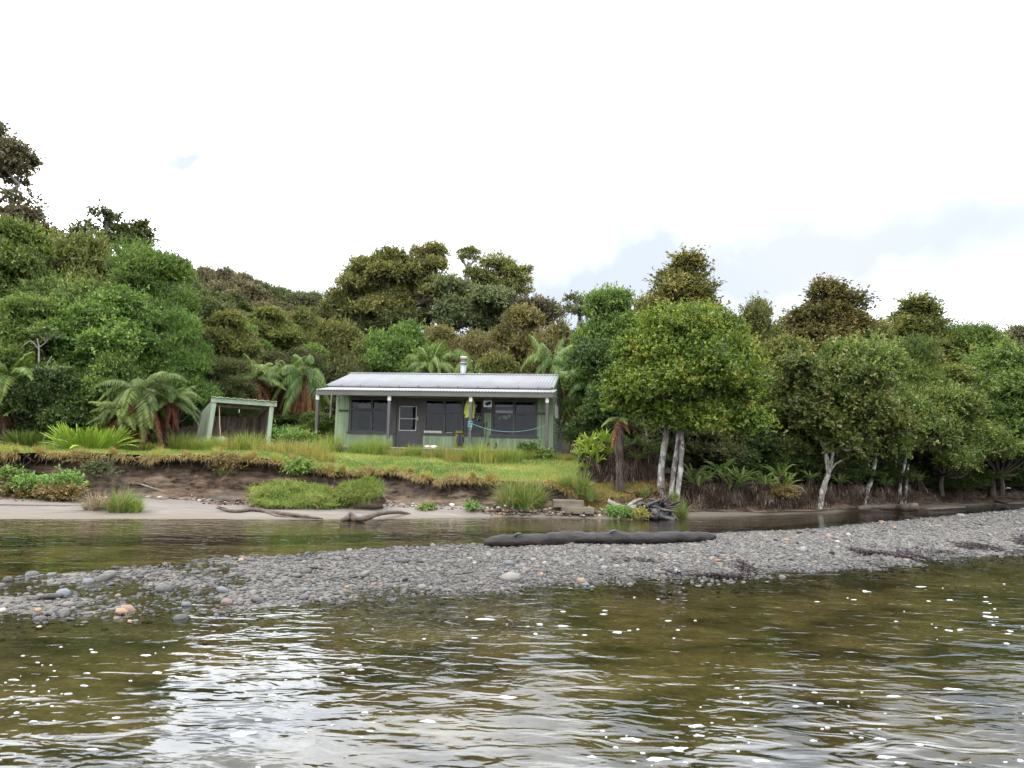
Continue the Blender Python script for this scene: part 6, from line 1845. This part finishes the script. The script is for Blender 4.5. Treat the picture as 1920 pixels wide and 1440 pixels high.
def stones(P, S, seed, tint, hi=False):
    """P positions, S sizes (n,3)"""
    r = np.random.default_rng(seed)
    V, F = ico2() if hi else ico()
    n, m_ = len(P), len(V)
    a = r.uniform(0, 2 * PI, n)
    lump = 1 + r.normal(0, .13 if not hi else .09, (n, m_, 1))
    Q = V[None] * lump * S[:, None, :]
    ca, sa = np.cos(a)[:, None], np.sin(a)[:, None]
    tl = r.normal(0, .2, (n, 1))
    x = Q[..., 0] * ca - Q[..., 1] * sa; y = Q[..., 0] * sa + Q[..., 1] * ca
    z = Q[..., 2] + tl * Q[..., 0]
    Q = np.stack([x, y, z], -1) + P[:, None]
    FF = (F[None] + (np.arange(n) * m_)[:, None, None]).reshape(-1, 3)
    return MB().add(Q.reshape(-1, 3), None, FF, tint=np.repeat(tint, len(F)))


STONE_RAMP = [(0, (.016, .015, .014)), (.3, (.037, .035, .032)), (.6, (.068, .064, .058)), (.8, (.128, .119, .105)), (.9, (.16, .12, .08)), (.95, (.2, .115, .065)), (1, (.34, .32, .28))]
t = NT('river_stone')
c = t.ramp(t.n('Attribute', _attribute_name='tint').outputs['Fac'], STONE_RAMP)
c = t.mix(1.0, c, t.ramp(t.noise(40, 4, .6, t.pos()), [(.3, (.75, .75, .75)), (.7, (1.15, 1.15, 1.15))]), 'MULTIPLY')
zz = t.n('SeparateXYZ', Vector=t.n('NewGeometry').outputs['Position']).outputs[2]
wet = t.n('MapRange', Value=t.math('ADD', zz, t.math('MULTIPLY', t.noise(1.3, 4, .6, t.pos()), .06)), i1=.035, i2=.1).outputs[0]
c = t.mix(1.0, c, t.ramp(wet, [(0, (.5, .48, .45)), (1, (.92, .9, .87))]), 'MULTIPLY')
M_STONE = t.done(c, .5, .4)
r = np.random.default_rng(95)


def bar_points(n, x0, x1, y0, y1, zmin, zmax=9):
    X = r.uniform(x0, x1, n); Y = r.uniform(y0, y1, n)
    yn, yf = barT(X, Y)
    z = bedZ(X, Y)
    k = (z > zmin) & (z < zmax)
    # only what lies inside the view
    k &= np.abs(X / np.maximum(Y, .1)) < .78
    return X[k], Y[k], z[k]


Xa, Ya, Za = bar_points(330000, -9, 9, 6, 18, -.055)
w_ = np.clip((Za + .03) / .045, .07, 1)
k = r.random(len(Xa)) < w_ * np.interp(Xa, [-5, -2, 1], [.16, .3, .95]) * np.clip(1 + np.interp(Xa, [-4, 0], [1.0, .2]) * fbm(Xa, Ya, 5.0, s=1.1, o=3), .05, 1.3)
Xa, Ya, Za = Xa[k], Ya[k], Za[k]
Xc, Yc, Zc = bar_points(90000, 4, 26, 12, 33, -.03)
X = np.concatenate([Xa, Xc]); Y = np.concatenate([Ya, Yc]); Z = np.concatenate([Za, Zc])
n = len(X)
MAXN = 110000
if n > MAXN:
    k = r.permutation(n)[:MAXN]; X, Y, Z = X[k], Y[k], Z[k]; n = MAXN
sz = np.exp(r.normal(math.log(.0125), .52, n)) * np.interp(X, [-6, -2, 0, 8, 20], [1.35, 1.2, 1.05, 1.15, 1.6])
S = np.stack([sz * r.uniform(.9, 1.6, n), sz * r.uniform(.75, 1.2, n), sz * r.uniform(.35, .75, n)], -1)
b = stones(np.stack([X, Y, Z + sz * .12], -1), S, 1, np.clip(r.beta(2.2, 2.4, n) * .98, 0, 1))
print('gravel stones', n, len(Xa), len(Xc))
tag(b.build('gravel', M_STONE, smooth=True), 'grey river gravel covering the low bar', 'gravel', kind='stuff')

V2, F2 = ico2()
protos = []
for k in range(6):
    q = V2 * (1 + r.normal(0, .08, (len(V2), 1))) * [1.3, 1.0, .65]
    protos.append(MB().add(q, None, F2).mesh('river_stone', M_STONE, True))


def stone_mat(name, c):
    t = NT(name)
    n = t.noise(6, 5, .6, t.n('TexCoord').outputs['Object'])
    return t.done(t.ramp(n, [(.3, tuple(q * .7 for q in c)), (.7, c)]), .5, .4)


SM = {'grey': stone_mat('stone_grey', (.13, .13, .135)), 'blue': stone_mat('stone_blue_grey', (.085, .09, .1)), 'dark': stone_mat('stone_dark', (.045, .043, .045)), 'orange': stone_mat('stone_orange', (.22, .125, .07)), 'pale': stone_mat('stone_pale', (.25, .23, .19)), 'brown': stone_mat('stone_brown', (.11, .08, .065))}
cob = [(60, 1074, 11, 'dark', 'dark cobble poking from the water at the far left of the bar'), (205, 1080, 13, 'brown', 'tan split cobble on the far edge of the bar at the left'), (165, 1090, 9, 'blue', 'blue grey cobble left of the tan split one'), (120, 1115, 14, 'blue', 'large blue grey cobble in the shallows at the left'), (228, 1146, 15, 'orange', 'orange cobble at the near edge of the bar'), (72, 1143, 9, 'orange', 'small peach cobble in the shallow water at the left'), (5, 1143, 10, 'pale', 'pale cobble at the left picture edge'),
       (418, 1108, 11, 'blue', 'pointed blue cobble in the near shallows'), (425, 1130, 13, 'brown', 'brown wedge shaped cobble in the near shallows'), (350, 1132, 9, 'blue', 'blue cobble left of the brown wedge shaped one'), (452, 1051, 9, 'orange', 'tan cobble on the crest of the bar'), (570, 1121, 10, 'dark', 'dark pointed cobble at the near edge of the bar'), (572, 1108, 8, 'blue', 'bluish cobble just above the dark pointed one'), (650, 1100, 8, 'orange', 'bright orange cobble at the near edge of the bar'), (588, 1063, 9, 'dark', 'dark green cobble on the crest of the bar'),
       (955, 1061, 11, 'blue', 'blue grey boulder below the left end of the black log'), (890, 1059, 6, 'pale', 'white pebble left of the blue grey boulder'), (1020, 1061, 6, 'pale', 'cream pebble below the black log'), (1195, 1046, 6, 'orange', 'terracotta pebble below the silvered half of the log'), (1205, 1037, 6, 'pale', 'white pebble below the silvered half of the log'), (1133, 1068, 7, 'grey', 'greenish grey cobble at the near edge of the gravel'), (1270, 1075, 9, 'grey', 'pale grey cobble at the water line of the gravel'),
       (1553, 1014, 8, 'orange', 'salmon cobble on the right part of the gravel bar'), (1525, 1008, 7, 'dark', 'dark cobble beside the salmon one'), (1590, 1013, 7, 'pale', 'cream cobble right of the salmon one'), (1475, 1024, 9, 'orange', 'ochre flat cobble on the right part of the bar'), (1505, 1042, 10, 'grey', 'pale rounded cobble near the right water line'), (1570, 1026, 7, 'pale', 'cream cobble above the brown weed'), (985, 1075, 8, 'brown', 'brown ringed cobble in the near shallows below the log'), (1015, 1079, 8, 'orange', 'peach cobble in the near shallows below the log'), (1098, 1095, 8, 'blue', 'lone blue cobble out in the shallow water'), (1110, 1097, 5, 'blue', 'small bluish pebble beside the lone blue cobble'),
       (245, 1160, 8, 'orange', 'flat orange stone just under the near edge of the bar'), (75, 1170, 9, 'pale', 'pale flat stone in the shallows at the left foreground'), (385, 1190, 9, 'orange', 'tan flat stone lying alone under the shallow water'), (660, 972, 9, 'blue', 'smooth grey boulder at the far water edge by the small stump'), (675, 974, 12, 'blue', 'larger smooth grey boulder at the far water edge'), (1120, 968, 13, 'brown', 'brown boulder at the water below the timber steps')]
for i, (px, py, rpx, kd, lab) in enumerate(cob):
    q = gp(px, py, .02)
    z = float(bedZ(np.array(q[0]), np.array(q[1]))) if q[1] < 17.5 else .0
    s_ = rpx * (.62 if kd in ('orange', 'pale') else .9) * np.linalg.norm(q - CAM) / 1400
    o = bpy.data.objects.new('river_stone', protos[i % 6])
    COL.objects.link(o)
    o.location = (q[0], q[1], max(z, -.06) + s_ * .35)
    o.scale = (s_ * .85, s_ * .85, s_)
    o.rotation_euler = (r.normal(0, .2), r.normal(0, .2), r.uniform(0, 6))
    o.material_slots[0].link = 'OBJECT'; o.material_slots[0].material = SM[kd]
    tag(o, lab, 'stone', 'cobbles of the gravel bar')

# pale stones and shells along the bank foot
n = 1500
X = np.concatenate([r.uniform(-12.5, -6.5, n), r.uniform(-4.4, .8, n), r.uniform(1.0, 3.4, 500)])
n = len(X)
Y = footY(X) - .1 + r.normal(0, .14, n)
Z = .15 + np.clip((Y - footY(X)) * .5, -.08, .25)
k = r.random(n) < .55 + .5 * fbm(X, 1.0, 1.0, s=1.2)
sz = np.exp(r.normal(math.log(.035), .45, n))
S = np.stack([sz * 1.3, sz, sz * .6], -1)
b = stones(np.stack([X, Y, Z], -1)[k], S[k], 3, np.clip(r.normal(.72, .25, n), 0, 1)[k])
tag(b.build('bank_pebbles', M_STONE, smooth=True), 'pale pebbles scattered along the foot of the bank', 'pebbles', kind='stuff')

n = 2600
X = r.uniform(-17, 3.2, n); f = r.random(n) ** 2.2
Y = footY(X) - .25 + r.normal(0, .12, n) + f * (lipY(X) - footY(X)) * .5
Z = fz.mean() + np.interp(np.clip((Y - footY(X)) / (lipY(X) - footY(X)), 0, 1), [0, .45, .8, 1], [0, .1, .22, .8]) * (lipZ(X) - fz.mean()) + .01
sz = np.exp(r.normal(math.log(.028), .5, n)).clip(0, .06)
b = stones(np.stack([X, Y, Z], -1), np.stack([sz * 1.2, sz, sz * .8], -1), 6, r.random(n))
CLOD = leaf_mat('earth_clod', [(0, (.02, .014, .01)), (.5, (.07, .048, .034)), (1, (.17, .12, .085))], trans=.0, rough=.95, spec=.05)
tag(b.build('earth_clods', CLOD, smooth=True), 'crumbled clods of earth along the foot of the bank', 'earth clods', kind='stuff')

# purple brown weed on the bar
n = 26000
A_ = np.array([gp(x, y, .04)[:2] for x, y in ((1160, 1064), (1260, 1072), (1380, 1074), (1480, 1062), (1640, 1040), (1740, 1044), (1830, 1032), (1920, 1025), (1990, 1018))])
s_ = r.choice([.0, 1], n)
u = np.where(r.random(n) < .3, r.uniform(0, .3, n), r.uniform(.48, 1, n))
X = np.interp(u, np.linspace(0, 1, len(A_)), A_[:, 0]); Y = np.interp(u, np.linspace(0, 1, len(A_)), A_[:, 1]) + np.abs(r.normal(0, .35, n)) + .25 * fbm(X, 0, 2.0, s=1.0)
k = r.random(n) < .5 + 1.1 * fbm(X, Y, 4.0, s=1.5, o=3)
X, Y = X[k], Y[k]; n = len(X)
Z = np.maximum(bedZ(X, Y), -.01) + r.uniform(.015, .05, n)
b = MB().leaves(np.stack([X, Y, Z], -1), unit(r.normal(0, 1, (n, 3)) * [1, .6, .2]), np.tile([0, 0, 1.0], (n, 1)) + r.normal(0, .3, (n, 3)), r.uniform(.04, .12, n), r.uniform(.008, .03, n), tint=r.random(n))
WEED = leaf_mat('river_weed', [(0, (.012, .008, .009)), (.6, (.035, .022, .024)), (1, (.075, .05, .048))], trans=.05, rough=.5)
tag(b.build('weed_litter', WEED), 'purple brown weed and litter washed up along the gravel', 'weed', kind='stuff')

# foam flecks floating on the river
px = r.uniform(0, 1920, 900); py = 1085 + 355 * r.random(900)
k = r.random(900) < np.clip(.03 + .62 * fbm(px / 300, py / 90, 2.0, s=1.0, o=3) + .12 * (px > 1000), .02, .8)
px, py = px[k], py[k]
b = MB()
for x, y in zip(px, py):
    q = gp(x, y, 0)
    if bedZ(np.array(q[0]), np.array(q[1])) > -.06:
        continue
    s_ = np.exp(r.normal(math.log(.009), .6)) * np.interp(q[1], [3.5, 10], [.8, 1.6])
    m_ = 9
    a = np.linspace(0, 2 * PI, m_, endpoint=False)
    rad = s_ * (1 + r.normal(0, .35, m_))
    xs_ = q[0] + rad * np.cos(a) * r.uniform(1, 2.6); ys_ = q[1] + rad * np.sin(a)
    V = np.vstack([np.stack([xs_, ys_, np.full(m_, .0005)], -1), np.stack([q[0] + (xs_ - q[0]) * .7, q[1] + (ys_ - q[1]) * .7, np.full(m_, .005)], -1), [[q[0], q[1], .006]]])
    j = np.arange(m_); j2 = (j + 1) % m_
    b.add(V, np.stack([j, j2, j2 + m_, j + m_], -1), np.stack([j + m_, j2 + m_, np.full(m_, 2 * m_)], -1))
FOAM = NT('foam'); FOAM = FOAM.done((.33, .34, .35), .6, .4)
tag(b.build('foam', FOAM, smooth=True), 'white foam flecks drifting on the water', 'foam', kind='stuff')

# ------------------------------------------------------------------ render settings
SC.view_settings.view_transform = 'Standard'
SC.view_settings.look = 'None'
SC.view_settings.exposure = 0.8
SC.view_settings.gamma = 1.0
SC.view_settings.use_curve_mapping = False
cy = SC.cycles
cy.max_bounces = 7
cy.diffuse_bounces = 4
cy.glossy_bounces = 3
cy.transmission_bounces = 4
cy.transparent_max_bounces = 10
cy.use_denoising = True
cy.denoiser = 'OPENIMAGEDENOISE'
cy.caustics_reflective = False
cy.caustics_refractive = False
cy.sample_clamp_indirect = 6
for o in SC.objects:
    if 'label' in o and len(str(o['label']).split()) > 16:
        print('LONG', o.name, o['label'])
